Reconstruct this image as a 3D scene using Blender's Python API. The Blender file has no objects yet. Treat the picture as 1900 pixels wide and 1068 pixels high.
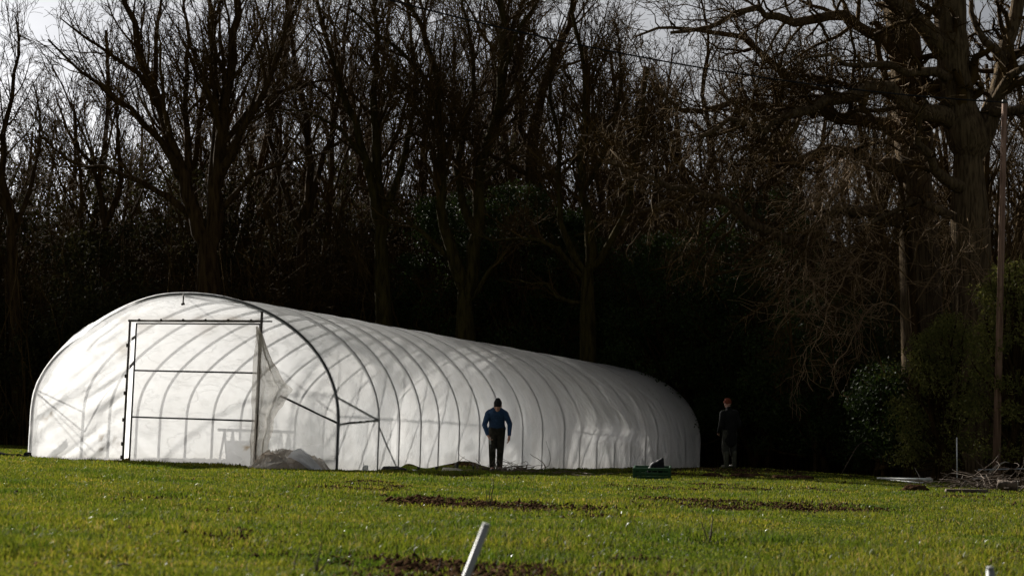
import bpy, bmesh, math, random
import numpy as np
from mathutils import Vector, Matrix

# ------------------------------------------------------------------ camera, world, sun
sc = bpy.context.scene
COL = sc.collection
F = 3200.0                                   # focal length in photo pixels (1900 wide)
cam = bpy.data.cameras.new("camera"); cam_o = bpy.data.objects.new("camera", cam); COL.objects.link(cam_o)
cam.sensor_width = 36.0; cam.lens = 36.0 * F / 1900.0
cam.clip_start = 0.1; cam.clip_end = 2000.0
cam_o.rotation_euler = (math.pi / 2, 0, 0)   # level, at the eye (0,0,0), looking along +Y
cam.dof.use_dof = True; cam.dof.focus_distance = 33.0; cam.dof.aperture_fstop = 5.0
sc.camera = cam_o

SUN_EL, SUN_AZ = math.radians(26.0), math.radians(-35.0)     # azimuth from +Y, negative = to the left
sun_vec = Vector((math.sin(SUN_AZ) * math.cos(SUN_EL), math.cos(SUN_AZ) * math.cos(SUN_EL), math.sin(SUN_EL)))
world = bpy.data.worlds.new("World"); sc.world = world; world.use_nodes = True
nt = world.node_tree; nt.nodes.clear()
out = nt.nodes.new('ShaderNodeOutputWorld'); bg = nt.nodes.new('ShaderNodeBackground')
sky = nt.nodes.new('ShaderNodeTexSky'); sky.sky_type = 'NISHITA'; sky.sun_disc = False
sky.sun_elevation = SUN_EL; sky.sun_rotation = SUN_AZ; sky.air_density = 1.0; sky.dust_density = 2.0
tc = nt.nodes.new('ShaderNodeTexCoord'); mp = nt.nodes.new('ShaderNodeMapping'); mp.inputs['Scale'].default_value = (1, 1, 2.6)
nz = nt.nodes.new('ShaderNodeTexNoise'); nz.inputs['Scale'].default_value = 3.2; nz.inputs['Detail'].default_value = 7; nz.inputs['Roughness'].default_value = .55
rp = nt.nodes.new('ShaderNodeValToRGB'); rp.color_ramp.elements[0].position = .30; rp.color_ramp.elements[1].position = .62
rp.color_ramp.elements[0].color = (.66, .68, .73, 1); rp.color_ramp.elements[1].color = (.98, .99, 1.03, 1)
hs = nt.nodes.new('ShaderNodeHueSaturation'); hs.inputs['Saturation'].default_value = .12; hs.inputs['Value'].default_value = .56
ml = nt.nodes.new('ShaderNodeMix'); ml.data_type = 'RGBA'; ml.blend_type = 'MULTIPLY'; ml.inputs[0].default_value = 1
L_ = nt.links.new
L_(tc.outputs['Generated'], mp.inputs['Vector']); L_(mp.outputs[0], nz.inputs['Vector']); L_(nz.outputs['Fac'], rp.inputs[0])
L_(sky.outputs[0], hs.inputs['Color']); L_(hs.outputs[0], ml.inputs[6]); L_(rp.outputs[0], ml.inputs[7])
L_(ml.outputs[2], bg.inputs['Color']); bg.inputs['Strength'].default_value = 0.06; L_(bg.outputs[0], out.inputs[0])

sl = bpy.data.lights.new("sun", 'SUN'); sl.energy = 5.0; sl.angle = math.radians(0.6); sl.color = (1.0, .955, .88)
so = bpy.data.objects.new("sun", sl); COL.objects.link(so); so.rotation_euler = sun_vec.to_track_quat('Z', 'Y').to_euler()

sc.view_settings.view_transform = 'Standard'; sc.view_settings.look = 'None'
sc.view_settings.exposure = 1.05; sc.view_settings.gamma = 1.0; sc.view_settings.use_curve_mapping = False
cy = sc.cycles
cy.max_bounces = 8; cy.diffuse_bounces = 4; cy.transmission_bounces = 6; cy.transparent_max_bounces = 24; cy.glossy_bounces = 2
cy.caustics_reflective = False; cy.caustics_refractive = False; cy.sample_clamp_indirect = 6.0
cy.use_denoising = True

# ------------------------------------------------------------------ helpers
def tag(o, label=None, cat=None, group=None, kind=None):
    if label: o['label'] = label
    if cat: o['category'] = cat
    if group: o['group'] = group
    if kind: o['kind'] = kind
    return o

def empty(name, loc=(0, 0, 0), label=None, cat=None, group=None):
    o = bpy.data.objects.new(name, None); COL.objects.link(o); o.location = loc; o.empty_display_size = .2
    return tag(o, label, cat, group)

def link(name, me, mat, parent=None, smooth=True):
    o = bpy.data.objects.new(name, me); COL.objects.link(o)
    if mat: me.materials.append(mat)
    if parent: o.parent = parent
    if smooth and len(me.polygons): me.polygons.foreach_set('use_smooth', np.ones(len(me.polygons), dtype=bool))
    return o

def np_mesh(name, V, faces):
    """faces: list of int arrays (m,3) or (m,4)"""
    me = bpy.data.meshes.new(name)
    V = np.asarray(V, dtype=np.float32)
    faces = [np.asarray(f, dtype=np.int32) for f in faces if len(f)]
    me.vertices.add(len(V)); me.vertices.foreach_set('co', V.ravel())
    loops = np.concatenate([f.ravel() for f in faces]); tot = np.concatenate([np.full(len(f), f.shape[1], dtype=np.int32) for f in faces])
    start = np.concatenate([[0], np.cumsum(tot)[:-1]]).astype(np.int32)
    me.loops.add(len(loops)); me.loops.foreach_set('vertex_index', loops)
    me.polygons.add(len(tot)); me.polygons.foreach_set('loop_start', start); me.polygons.foreach_set('loop_total', tot)
    me.update(calc_edges=True)
    return me

def grid_faces(nu, nv, base=0):
    i, j = np.meshgrid(np.arange(nu - 1), np.arange(nv - 1), indexing='ij')
    a = (i * nv + j).ravel() + base
    return np.stack([a, a + nv, a + nv + 1, a + 1], 1)

def hash3(ix, iy, iz):
    h = (ix.astype(np.int64) * 374761393 + iy.astype(np.int64) * 668265263 + iz.astype(np.int64) * 2147483647) & 0xffffffff
    h = ((h ^ (h >> 13)) * 1274126177) & 0xffffffff
    return ((h ^ (h >> 16)) & 0xffff) / 65535.0

def vnoise(x, y, z=0.0):
    x, y, z = np.broadcast_arrays(np.asarray(x, float), np.asarray(y, float), np.asarray(z, float))
    ix, iy, iz = np.floor(x), np.floor(y), np.floor(z)
    fx, fy, fz = x - ix, y - iy, z - iz
    fx, fy, fz = [q * q * (3 - 2 * q) for q in (fx, fy, fz)]
    r = 0
    for a in (0, 1):
        for b in (0, 1):
            for c in (0, 1):
                w = (fx if a else 1 - fx) * (fy if b else 1 - fy) * (fz if c else 1 - fz)
                r = r + w * hash3(ix + a, iy + b, iz + c)
    return r * 2 - 1

def fbm(x, y, z=0.0, o=4):
    r, a, f = 0, .5, 1.0
    for _ in range(o):
        r = r + a * vnoise(np.asarray(x) * f, np.asarray(y) * f, np.asarray(z) * f + 7.3 * _); a *= .5; f *= 2.03
    return r

def tubes(V, Q, lines, sides, cap=False):
    """lines: list of (pts (n,3), radii (n,)) ; appends to the lists V and Q"""
    groups = {}
    for p, r in lines: groups.setdefault(len(p), []).append((p, r))
    base = sum(len(v) for v in V)
    for n, L in groups.items():
        P = np.array([l[0] for l in L], dtype=float); R = np.array([l[1] for l in L], dtype=float)
        T = np.empty_like(P); T[:, 1:-1] = P[:, 2:] - P[:, :-2]; T[:, 0] = P[:, 1] - P[:, 0]; T[:, -1] = P[:, -1] - P[:, -2]
        T /= np.linalg.norm(T, axis=2, keepdims=True) + 1e-9
        t0 = T[:, 0]; ref = np.where(np.abs(t0[:, 2:3]) < .75, np.array([[0, 0, 1.]]), np.array([[1., 0, 0]]))
        A = np.empty_like(P); v = np.cross(t0, ref)
        for i in range(n):                                             # carry the frame along the line so it never twists or collapses
            v = v - T[:, i] * np.sum(v * T[:, i], 1, keepdims=True); v = v / (np.linalg.norm(v, axis=1, keepdims=True) + 1e-9); A[:, i] = v
        B = np.cross(T, A)
        th = np.arange(sides) * 2 * np.pi / sides
        W = P[:, :, None, :] + R[:, :, None, None] * (A[:, :, None, :] * np.cos(th)[None, None, :, None] + B[:, :, None, :] * np.sin(th)[None, None, :, None])
        N = len(L); V.append(W.reshape(-1, 3))
        k, i, s = np.meshgrid(np.arange(N), np.arange(n - 1), np.arange(sides), indexing='ij')
        b0 = base + k * n * sides + i * sides
        q = np.stack([b0 + s, b0 + (s + 1) % sides, b0 + sides + (s + 1) % sides, b0 + sides + s], -1).reshape(-1, 4)
        Q.append(q)
        if cap:
            for kk in range(N):
                c = np.array([[P[kk, 0]], [P[kk, -1]]]).reshape(2, 3); V.append(c)
                bb = base + N * n * sides + kk * 2
                s0 = base + kk * n * sides; s1 = s0 + (n - 1) * sides; ar = np.arange(sides)
                Q.append(np.stack([s0 + (ar + 1) % sides, s0 + ar, np.full(sides, bb)], 1))
                Q.append(np.stack([s1 + ar, s1 + (ar + 1) % sides, np.full(sides, bb + 1)], 1))
            base += 2 * N
        base += N * n * sides

def tube_obj(name, lines, sides, mat, parent=None, cap=True):
    V, Q = [], []
    tubes(V, Q, [(np.array(p, float), np.full(len(p), r) if np.isscalar(r) else np.array(r, float)) for p, r in lines], sides, cap)
    return link(name, np_mesh(name, np.concatenate(V), Q), mat, parent)

def bm_obj(name, bm, mat, parent=None, smooth=False, bevel=0.0):
    me = bpy.data.meshes.new(name); bm.to_mesh(me); bm.free()
    o = link(name, me, mat, parent, smooth)
    if bevel:
        m = o.modifiers.new('bevel', 'BEVEL'); m.width = bevel; m.segments = 2; m.limit_method = 'ANGLE'
    return o

def add_box(bm, c, s, rot=None):
    M = Matrix.Translation(c) @ (rot.to_4x4() if rot else Matrix.Identity(4)) @ Matrix.Diagonal((s[0], s[1], s[2], 1))
    bmesh.ops.create_cube(bm, size=1.0, matrix=M)

# ------------------------------------------------------------------ materials
def mat_new(name):
    m = bpy.data.materials.new(name); m.use_nodes = True
    t = m.node_tree; b = t.nodes['Principled BSDF']
    return m, t, b

def noise_mat(name, c1, c2, scale=8.0, rough=.7, bump=0.0, bscale=None, stretch=(1, 1, 1), metallic=0.0, spec=.4, detail=5, lo=.35, hi=.65):
    m, t, b = mat_new(name)
    tcn = t.nodes.new('ShaderNodeTexCoord'); mpn = t.nodes.new('ShaderNodeMapping'); mpn.inputs['Scale'].default_value = stretch
    n = t.nodes.new('ShaderNodeTexNoise'); n.inputs['Scale'].default_value = scale; n.inputs['Detail'].default_value = detail
    r = t.nodes.new('ShaderNodeValToRGB'); r.color_ramp.elements[0].position = lo; r.color_ramp.elements[1].position = hi
    r.color_ramp.elements[0].color = (*c1, 1); r.color_ramp.elements[1].color = (*c2, 1)
    t.links.new(tcn.outputs['Object'], mpn.inputs[0]); t.links.new(mpn.outputs[0], n.inputs['Vector'])
    t.links.new(n.outputs['Fac'], r.inputs[0]); t.links.new(r.outputs[0], b.inputs['Base Color'])
    b.inputs['Roughness'].default_value = rough; b.inputs['Metallic'].default_value = metallic; b.inputs['Specular IOR Level'].default_value = spec
    if bump:
        n2 = t.nodes.new('ShaderNodeTexNoise'); n2.inputs['Scale'].default_value = bscale or scale * 2; n2.inputs['Detail'].default_value = 6
        bp = t.nodes.new('ShaderNodeBump'); bp.inputs['Strength'].default_value = bump; bp.inputs['Distance'].default_value = .03
        t.links.new(mpn.outputs[0], n2.inputs['Vector']); t.links.new(n2.outputs['Fac'], bp.inputs['Height']); t.links.new(bp.outputs[0], b.inputs['Normal'])
    return m

def leaf_mat(name, c1, c2, rough=.4, trans=.35, scale=1.5, spec=.35):
    m, t, b = mat_new(name)
    g = t.nodes.new('ShaderNodeNewGeometry'); r = t.nodes.new('ShaderNodeValToRGB')
    r.color_ramp.elements[0].color = (*c1, 1); r.color_ramp.elements[1].color = (*c2, 1)
    t.links.new(g.outputs['Random Per Island'], r.inputs[0]); t.links.new(r.outputs[0], b.inputs['Base Color'])
    b.inputs['Roughness'].default_value = rough; b.inputs['Specular IOR Level'].default_value = spec
    tr = t.nodes.new('ShaderNodeBsdfTranslucent'); mx = t.nodes.new('ShaderNodeMixShader'); mx.inputs[0].default_value = trans
    t.links.new(r.outputs[0], tr.inputs[0]); t.links.new(b.outputs[0], mx.inputs[1]); t.links.new(tr.outputs[0], mx.inputs[2])
    t.links.new(mx.outputs[0], t.nodes['Material Output'].inputs[0])
    return m

def film_mat(name, clear, col=(.92, .925, .935), dirt=(.38, .31, .23), rough=.28):
    """translucent polythene: part see-through, part scattering, grime where the mesh attribute 'dirt' says so"""
    m, t, b = mat_new(name); N = t.nodes; Lk = t.links.new
    at = N.new('ShaderNodeAttribute'); at.attribute_name = 'dirt'
    tcn = N.new('ShaderNodeTexCoord'); n = N.new('ShaderNodeTexNoise'); n.inputs['Scale'].default_value = 2.3; n.inputs['Detail'].default_value = 8; n.inputs['Roughness'].default_value = .65
    Lk(tcn.outputs['Object'], n.inputs['Vector'])
    mr = N.new('ShaderNodeMapRange'); mr.inputs[1].default_value = .42; mr.inputs[2].default_value = .75; mr.inputs[3].default_value = 0; mr.inputs[4].default_value = .16
    Lk(n.outputs['Fac'], mr.inputs[0])
    ad = N.new('ShaderNodeMath'); ad.operation = 'ADD'; ad.use_clamp = True; Lk(at.outputs['Fac'], ad.inputs[0]); Lk(mr.outputs[0], ad.inputs[1])
    cm = N.new('ShaderNodeMix'); cm.data_type = 'RGBA'; cm.inputs[6].default_value = (*col, 1); cm.inputs[7].default_value = (*dirt, 1); Lk(ad.outputs[0], cm.inputs[0])
    bp = N.new('ShaderNodeBump'); bp.inputs['Strength'].default_value = .7; bp.inputs['Distance'].default_value = .03
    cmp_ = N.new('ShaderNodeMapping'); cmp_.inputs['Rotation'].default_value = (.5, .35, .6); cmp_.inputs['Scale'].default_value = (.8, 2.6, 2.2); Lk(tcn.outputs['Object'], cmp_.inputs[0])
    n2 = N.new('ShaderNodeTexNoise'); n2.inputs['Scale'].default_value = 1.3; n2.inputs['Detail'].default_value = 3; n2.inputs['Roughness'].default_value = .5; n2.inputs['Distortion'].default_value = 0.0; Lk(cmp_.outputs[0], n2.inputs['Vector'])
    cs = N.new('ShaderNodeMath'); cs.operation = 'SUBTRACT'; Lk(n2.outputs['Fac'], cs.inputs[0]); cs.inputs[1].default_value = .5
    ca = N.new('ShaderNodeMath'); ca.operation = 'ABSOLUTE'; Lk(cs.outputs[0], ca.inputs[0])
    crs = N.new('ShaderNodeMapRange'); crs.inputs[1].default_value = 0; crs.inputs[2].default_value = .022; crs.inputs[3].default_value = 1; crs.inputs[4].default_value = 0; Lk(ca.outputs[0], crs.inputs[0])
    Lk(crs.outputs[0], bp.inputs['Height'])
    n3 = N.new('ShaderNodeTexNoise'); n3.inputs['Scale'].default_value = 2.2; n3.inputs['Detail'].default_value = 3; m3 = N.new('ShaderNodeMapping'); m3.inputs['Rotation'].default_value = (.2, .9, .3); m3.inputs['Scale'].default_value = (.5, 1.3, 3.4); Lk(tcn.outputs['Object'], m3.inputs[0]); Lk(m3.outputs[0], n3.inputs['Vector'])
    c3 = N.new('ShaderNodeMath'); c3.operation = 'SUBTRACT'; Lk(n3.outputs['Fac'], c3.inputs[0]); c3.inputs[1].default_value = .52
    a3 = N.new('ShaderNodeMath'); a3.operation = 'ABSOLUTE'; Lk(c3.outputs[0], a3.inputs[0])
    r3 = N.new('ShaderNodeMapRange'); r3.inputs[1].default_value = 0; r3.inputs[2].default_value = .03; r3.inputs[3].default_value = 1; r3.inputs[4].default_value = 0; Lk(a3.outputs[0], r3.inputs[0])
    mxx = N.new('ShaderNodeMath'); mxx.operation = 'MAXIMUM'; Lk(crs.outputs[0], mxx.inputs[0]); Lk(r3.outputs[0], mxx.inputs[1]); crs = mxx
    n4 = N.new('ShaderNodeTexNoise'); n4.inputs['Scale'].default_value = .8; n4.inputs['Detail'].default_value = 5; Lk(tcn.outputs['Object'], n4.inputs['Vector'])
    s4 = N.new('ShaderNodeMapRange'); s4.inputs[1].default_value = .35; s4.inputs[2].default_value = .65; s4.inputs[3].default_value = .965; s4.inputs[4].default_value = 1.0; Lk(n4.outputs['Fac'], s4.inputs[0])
    k4 = N.new('ShaderNodeMath'); k4.operation = 'MULTIPLY_ADD'; Lk(crs.outputs[0], k4.inputs[0]); k4.inputs[1].default_value = -.07; Lk(s4.outputs[0], k4.inputs[2])  # darker crease lines paint in the folds' shading, besides the doubled film
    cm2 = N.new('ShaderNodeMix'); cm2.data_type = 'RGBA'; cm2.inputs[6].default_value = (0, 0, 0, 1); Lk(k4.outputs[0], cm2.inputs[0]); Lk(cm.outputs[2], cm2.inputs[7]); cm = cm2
    Lk(cm.outputs[2], b.inputs['Base Color']); b.inputs['Roughness'].default_value = rough; b.inputs['Specular IOR Level'].default_value = .5; Lk(bp.outputs[0], b.inputs['Normal'])
    tr = N.new('ShaderNodeBsdfTranslucent'); Lk(cm.outputs[2], tr.inputs[0])
    m1 = N.new('ShaderNodeMixShader'); m1.inputs[0].default_value = .80; Lk(b.outputs[0], m1.inputs[1]); Lk(tr.outputs[0], m1.inputs[2])
    tp = N.new('ShaderNodeBsdfTransparent'); tp.inputs[0].default_value = (.97, .97, .96, 1)
    sb = N.new('ShaderNodeMath'); sb.operation = 'MULTIPLY_ADD'; sb.use_clamp = True; Lk(ad.outputs[0], sb.inputs[0]); sb.inputs[1].default_value = -.3; sb.inputs[2].default_value = clear
    lw = N.new('ShaderNodeLayerWeight'); lw.inputs[0].default_value = .35; Lk(bp.outputs[0], lw.inputs['Normal'])
    fm = N.new('ShaderNodeMapRange'); fm.inputs[1].default_value = 0; fm.inputs[2].default_value = 1; fm.inputs[3].default_value = 1.15; fm.inputs[4].default_value = .25; Lk(lw.outputs['Facing'], fm.inputs[0])
    m0 = N.new('ShaderNodeMath'); m0.operation = 'MULTIPLY'; Lk(sb.outputs[0], m0.inputs[0]); Lk(fm.outputs[0], m0.inputs[1])
    ck = N.new('ShaderNodeMath'); ck.operation = 'MULTIPLY_ADD'; Lk(crs.outputs[0], ck.inputs[0]); ck.inputs[1].default_value = -.18; ck.inputs[2].default_value = 1     # a crease is two or three layers of film
    mm = N.new('ShaderNodeMath'); mm.operation = 'MULTIPLY'; Lk(m0.outputs[0], mm.inputs[0]); Lk(ck.outputs[0], mm.inputs[1])
    m2 = N.new('ShaderNodeMixShader'); Lk(mm.outputs[0], m2.inputs[0]); Lk(m1.outputs[0], m2.inputs[1]); Lk(tp.outputs[0], m2.inputs[2])
    Lk(m2.outputs[0], N['Material Output'].inputs[0])
    return m

M = {}
M['bark'] = noise_mat('bark', (.020, .011, .004), (.062, .038, .015), 5, .95, .9, 9, (2.2, 2.2, .35), spec=.04)
M['bark_green'] = noise_mat('mossy_bark', (.019, .014, .004), (.056, .044, .012), 5, .95, .9, 9, (2.2, 2.2, .35), spec=.04)
M['oak_bark'] = noise_mat('oak_bark', (.042, .028, .015), (.135, .095, .052), 6, .95, 1.0, 8, (3.0, 3.0, .35), spec=.06)  # sunlight on the trunks is put into this lighter bark colour
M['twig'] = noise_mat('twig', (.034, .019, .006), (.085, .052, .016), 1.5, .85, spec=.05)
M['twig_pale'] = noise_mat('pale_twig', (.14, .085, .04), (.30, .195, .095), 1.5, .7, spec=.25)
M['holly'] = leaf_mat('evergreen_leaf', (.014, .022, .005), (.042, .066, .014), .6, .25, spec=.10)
M['yew'] = leaf_mat('yew_leaf', (.075, .085, .016), (.22, .205, .055), .6, .5, spec=.12)  # leaf colour lightened to stand for patches of sun
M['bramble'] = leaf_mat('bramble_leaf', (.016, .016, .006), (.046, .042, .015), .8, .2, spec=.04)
M['steel'] = noise_mat('galvanised_tube', (.030, .030, .029), (.07, .07, .068), 6, .5, .1, 20, metallic=.3)
M['rust'] = noise_mat('grimy_tube', (.05, .035, .025), (.14, .12, .10), 9, .6, .2, 20, metallic=.2)
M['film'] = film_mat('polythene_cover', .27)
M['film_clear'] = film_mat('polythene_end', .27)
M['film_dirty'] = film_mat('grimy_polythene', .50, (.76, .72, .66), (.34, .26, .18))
M['soil'] = noise_mat('soil', (.020, .011, .007), (.062, .036, .020), 9, 1.0, 1.0, 25, spec=.0)
M['pale_metal'] = noise_mat('pale_tube', (.24, .245, .25), (.36, .36, .36), 3, .5, .05, 30, metallic=.1)
M['white_pipe'] = noise_mat('white_pipe', (.55, .56, .52), (.75, .75, .72), 4, .4)
M['pole_wood'] = noise_mat('pole_wood', (.14, .072, .045), (.34, .205, .135), 4, .75, .7, 12, (5, 5, .25), spec=.4)
M['dead_wood'] = noise_mat('dead_wood', (.05, .035, .023), (.15, .105, .07), 5, .85, .8, 12, (2, 2, 2))
M['pale_wood'] = noise_mat('pale_wood', (.25, .21, .16), (.48, .43, .36), 5, .8, .5, 12)
M['black_plastic'] = noise_mat('black_plastic', (.008, .008, .010), (.02, .02, .022), 9, .6, .6, 14, spec=.08)
M['pipe_black'] = noise_mat('dull_black_pipe', (.012, .012, .013), (.03, .03, .03), 9, .9, spec=0)
M['dark_fabric'] = noise_mat('dark_fabric', (.012, .012, .011), (.03, .029, .026), 20, .9, .4, 40)
M['grey_board'] = noise_mat('grey_board', (.04, .04, .042), (.07, .07, .07), 5, .9, .3, spec=0)

# ------------------------------------------------------------------ lie of the land
SC = .94
R0 = SC * np.array([-3.3621, 32.8127, -3.4769])           # front right foot of the tunnel
AX = np.array([.35706, .92913, -.09614]); LX = np.array([-.93353, .3585, -.00245]); UX = np.array([.03219, .09062, .99536])
W_, LEG, HT, LEN = 6.58, .838, 3.18, 25.4
TC = R0 + LX * W_ / 2

def zg0(x, y):
    x = np.asarray(x, float); y = np.asarray(y, float)
    ye = np.where(y < 58, y, 58 + 14 * (1 - np.exp(-(y - 58) / 14.0)))
    xe = np.clip(x, -60, 60)
    z = R0[2] - (UX[0] * (xe - R0[0]) + UX[1] * (ye - R0[1])) / UX[2]
    k = np.clip((6.5 - y) / 6.5, 0, 1); k = k * k * (3 - 2 * k)
    z = z * (1 - k) + k * -1.5
    z = z + .13 * np.exp(-((x - 6.3) / 2.6) ** 2 - ((y - 44) / 3.5) ** 2)
    return z

def zg(x, y):
    z = zg0(x, y)
    return z + .05 * fbm(np.asarray(x) * .35, np.asarray(y) * .35, 2.0, 3) + .018 * fbm(np.asarray(x) * 1.7, np.asarray(y) * 1.7, 5.0, 3)

def gz(x, y): return float(zg(np.array([x]), np.array([y]))[0])

def at(px, py, Y): return np.array([(px - 950) / F * Y, Y, -(py - 534) / F * Y])

def ground_at(px, py):
    """first point where the view ray of a photo pixel meets the land"""
    Y = np.arange(4, 70, .05); x = (px - 950) / F * Y; z = -(py - 534) / F * Y
    i = np.argmax(z < zg0(x, Y)); return np.array([x[i], Y[i], gz(x[i], Y[i])])

def foot(px, Y):
    x = (px - 950) / F * Y
    return np.array([x, Y, gz(x, Y)])

def tree_edge(x):
    return np.interp(x, [-60, -16, -6, 5, 8.5, 11, 13.5, 17, 40], [62, 57, 58.5, 58.5, 55.5, 47.5, 43, 40, 30])

# bare soil: (px, py, half width px, half height px, strength)
SOIL = [(820, 938, 190, 5, .9), (960, 945, 90, 5, 1), (1110, 964, 90, 11, 1), (1230, 970, 60, 6, .6), (600, 998, 210, 5, .9), (470, 996, 80, 6, 1), (820, 1052, 260, 14, 1.1),
        (960, 1056, 120, 12, 1), (55, 919, 40, 4, .8), (250, 927, 60, 5, .6), (480, 945, 70, 5, .7), (1800, 925, 120, 8, 1), (1880, 938, 70, 7, 1), (1400, 886, 110, 4, .9),
        (1290, 879, 60, 3, .7), (700, 1066, 130, 8, .8), (100, 998, 90, 4, .5), (1180, 1040, 40, 4, .4), (1600, 1003, 50, 4, .45), (330, 962, 80, 4, .4), (1500, 930, 80, 3, .4), (40, 1063, 60, 4, .5)]
SOILW = []
for (px, py, hw, hh, st) in SOIL:
    c = ground_at(px, py); n_, f_ = ground_at(px, py + hh), ground_at(px, max(py - hh, 866))
    SOILW.append((c[0], c[1], hw / F * c[1], max(abs(f_[1] - n_[1]) / 2 * 2.1, .6), st))

def tunnel_coords(x, y):
    d = np.stack([np.asarray(x) - TC[0], np.asarray(y) - TC[1]], -1)
    a2 = AX[:2] / np.linalg.norm(AX[:2]); l2 = np.array([-a2[1], a2[0]])
    return d @ l2 * -1, d @ a2                              # right of the centre line, along

def soil_mask(x, y):
    x = np.asarray(x, float); y = np.asarray(y, float); m = np.zeros_like(x)
    wob = .55 * fbm(x * 1.1, y * .8, 9.0, 4) * 2
    for (cx, cy, rx, ry, st) in SOILW:
        d = np.sqrt(((x - cx) / rx) ** 2 + ((y - cy) / ry) ** 2)
        m = np.maximum(m, st * np.clip((1.05 - d) * .85 + wob * 1.25, 0, 1))
    m = np.maximum(m, np.clip((fbm(x * .6, y * .28, 3.0, 5) - .20) * 3.5, 0, .7))
    s, t = tunnel_coords(x, y)
    inside = (np.abs(s) < W_ / 2 - .03) & (t > .03) & (t < LEN) & (s < 1.4)
    m = np.where(inside, 1.0, m)
    wood = np.clip((y - tree_edge(x) + .6 * fbm(x * .6, y * .6, 1., 3)) / 1.5, 0, 1)
    return np.clip(np.maximum(m, wood), 0, 1)

# ------------------------------------------------------------------ ground
def build_ground():
    ys = np.concatenate([np.linspace(-40, 4, 23)[:-1], np.linspace(4, 62, 420), np.linspace(62, 400, 60)[1:]])
    us = np.concatenate([np.linspace(-1, -.4, 24)[:-1], np.linspace(-.4, .4, 320), np.linspace(.4, 1, 24)[1:]])
    Y, U = np.meshgrid(ys, us, indexing='ij')
    X = U * np.clip(18 + np.abs(Y) * .85, 18, 400) + np.sign(U) * np.clip(np.abs(U) - .4, 0, 1) * 250
    Z = zg(X, Y)
    V = np.stack([X, Y, Z], -1).reshape(-1, 3)
    me = np_mesh('ground', V, [grid_faces(len(ys), len(us))[:, ::-1]])
    s = soil_mask(V[:, 0], V[:, 1])
    a = me.attributes.new('soil', 'FLOAT', 'POINT'); a.data.foreach_set('value', s.astype(np.float32))
    m, t, b = mat_new('field'); N = t.nodes; Lk = t.links.new
    at_ = N.new('ShaderNodeAttribute'); at_.attribute_name = 'soil'
    g = N.new('ShaderNodeTexCoord')
    n1 = N.new('ShaderNodeTexNoise'); n1.inputs['Scale'].default_value = 14; n1.inputs['Detail'].default_value = 8; Lk(g.outputs['Object'], n1.inputs['Vector'])
    r1 = N.new('ShaderNodeValToRGB'); r1.color_ramp.elements[0].color = (.014, .008, .005, 1); r1.color_ramp.elements[1].color = (.050, .029, .016, 1); Lk(n1.outputs['Fac'], r1.inputs[0])
    n2 = N.new('ShaderNodeTexNoise'); n2.inputs['Scale'].default_value = 9; n2.inputs['Detail'].default_value = 8; Lk(g.outputs['Object'], n2.inputs['Vector'])
    r2 = N.new('ShaderNodeValToRGB'); r2.color_ramp.elements[0].color = (.020, .030, .006, 1); r2.color_ramp.elements[1].color = (.065, .085, .016, 1); Lk(n2.outputs['Fac'], r2.inputs[0])
    mx = N.new('ShaderNodeMix'); mx.data_type = 'RGBA'; Lk(at_.outputs['Fac'], mx.inputs[0]); Lk(r2.outputs[0], mx.inputs[6]); Lk(r1.outputs[0], mx.inputs[7]); Lk(mx.outputs[2], b.inputs['Base Color'])
    b.inputs['Roughness'].default_value = 1.0; b.inputs['Specular IOR Level'].default_value = 0
    bp = N.new('ShaderNodeBump'); bp.inputs['Strength'].default_value = .9; bp.inputs['Distance'].default_value = .05; Lk(n1.outputs['Fac'], bp.inputs['Height']); Lk(bp.outputs[0], b.inputs['Normal'])
    o = link('ground', me, m); tag(o, kind='structure')
build_ground()

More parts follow.
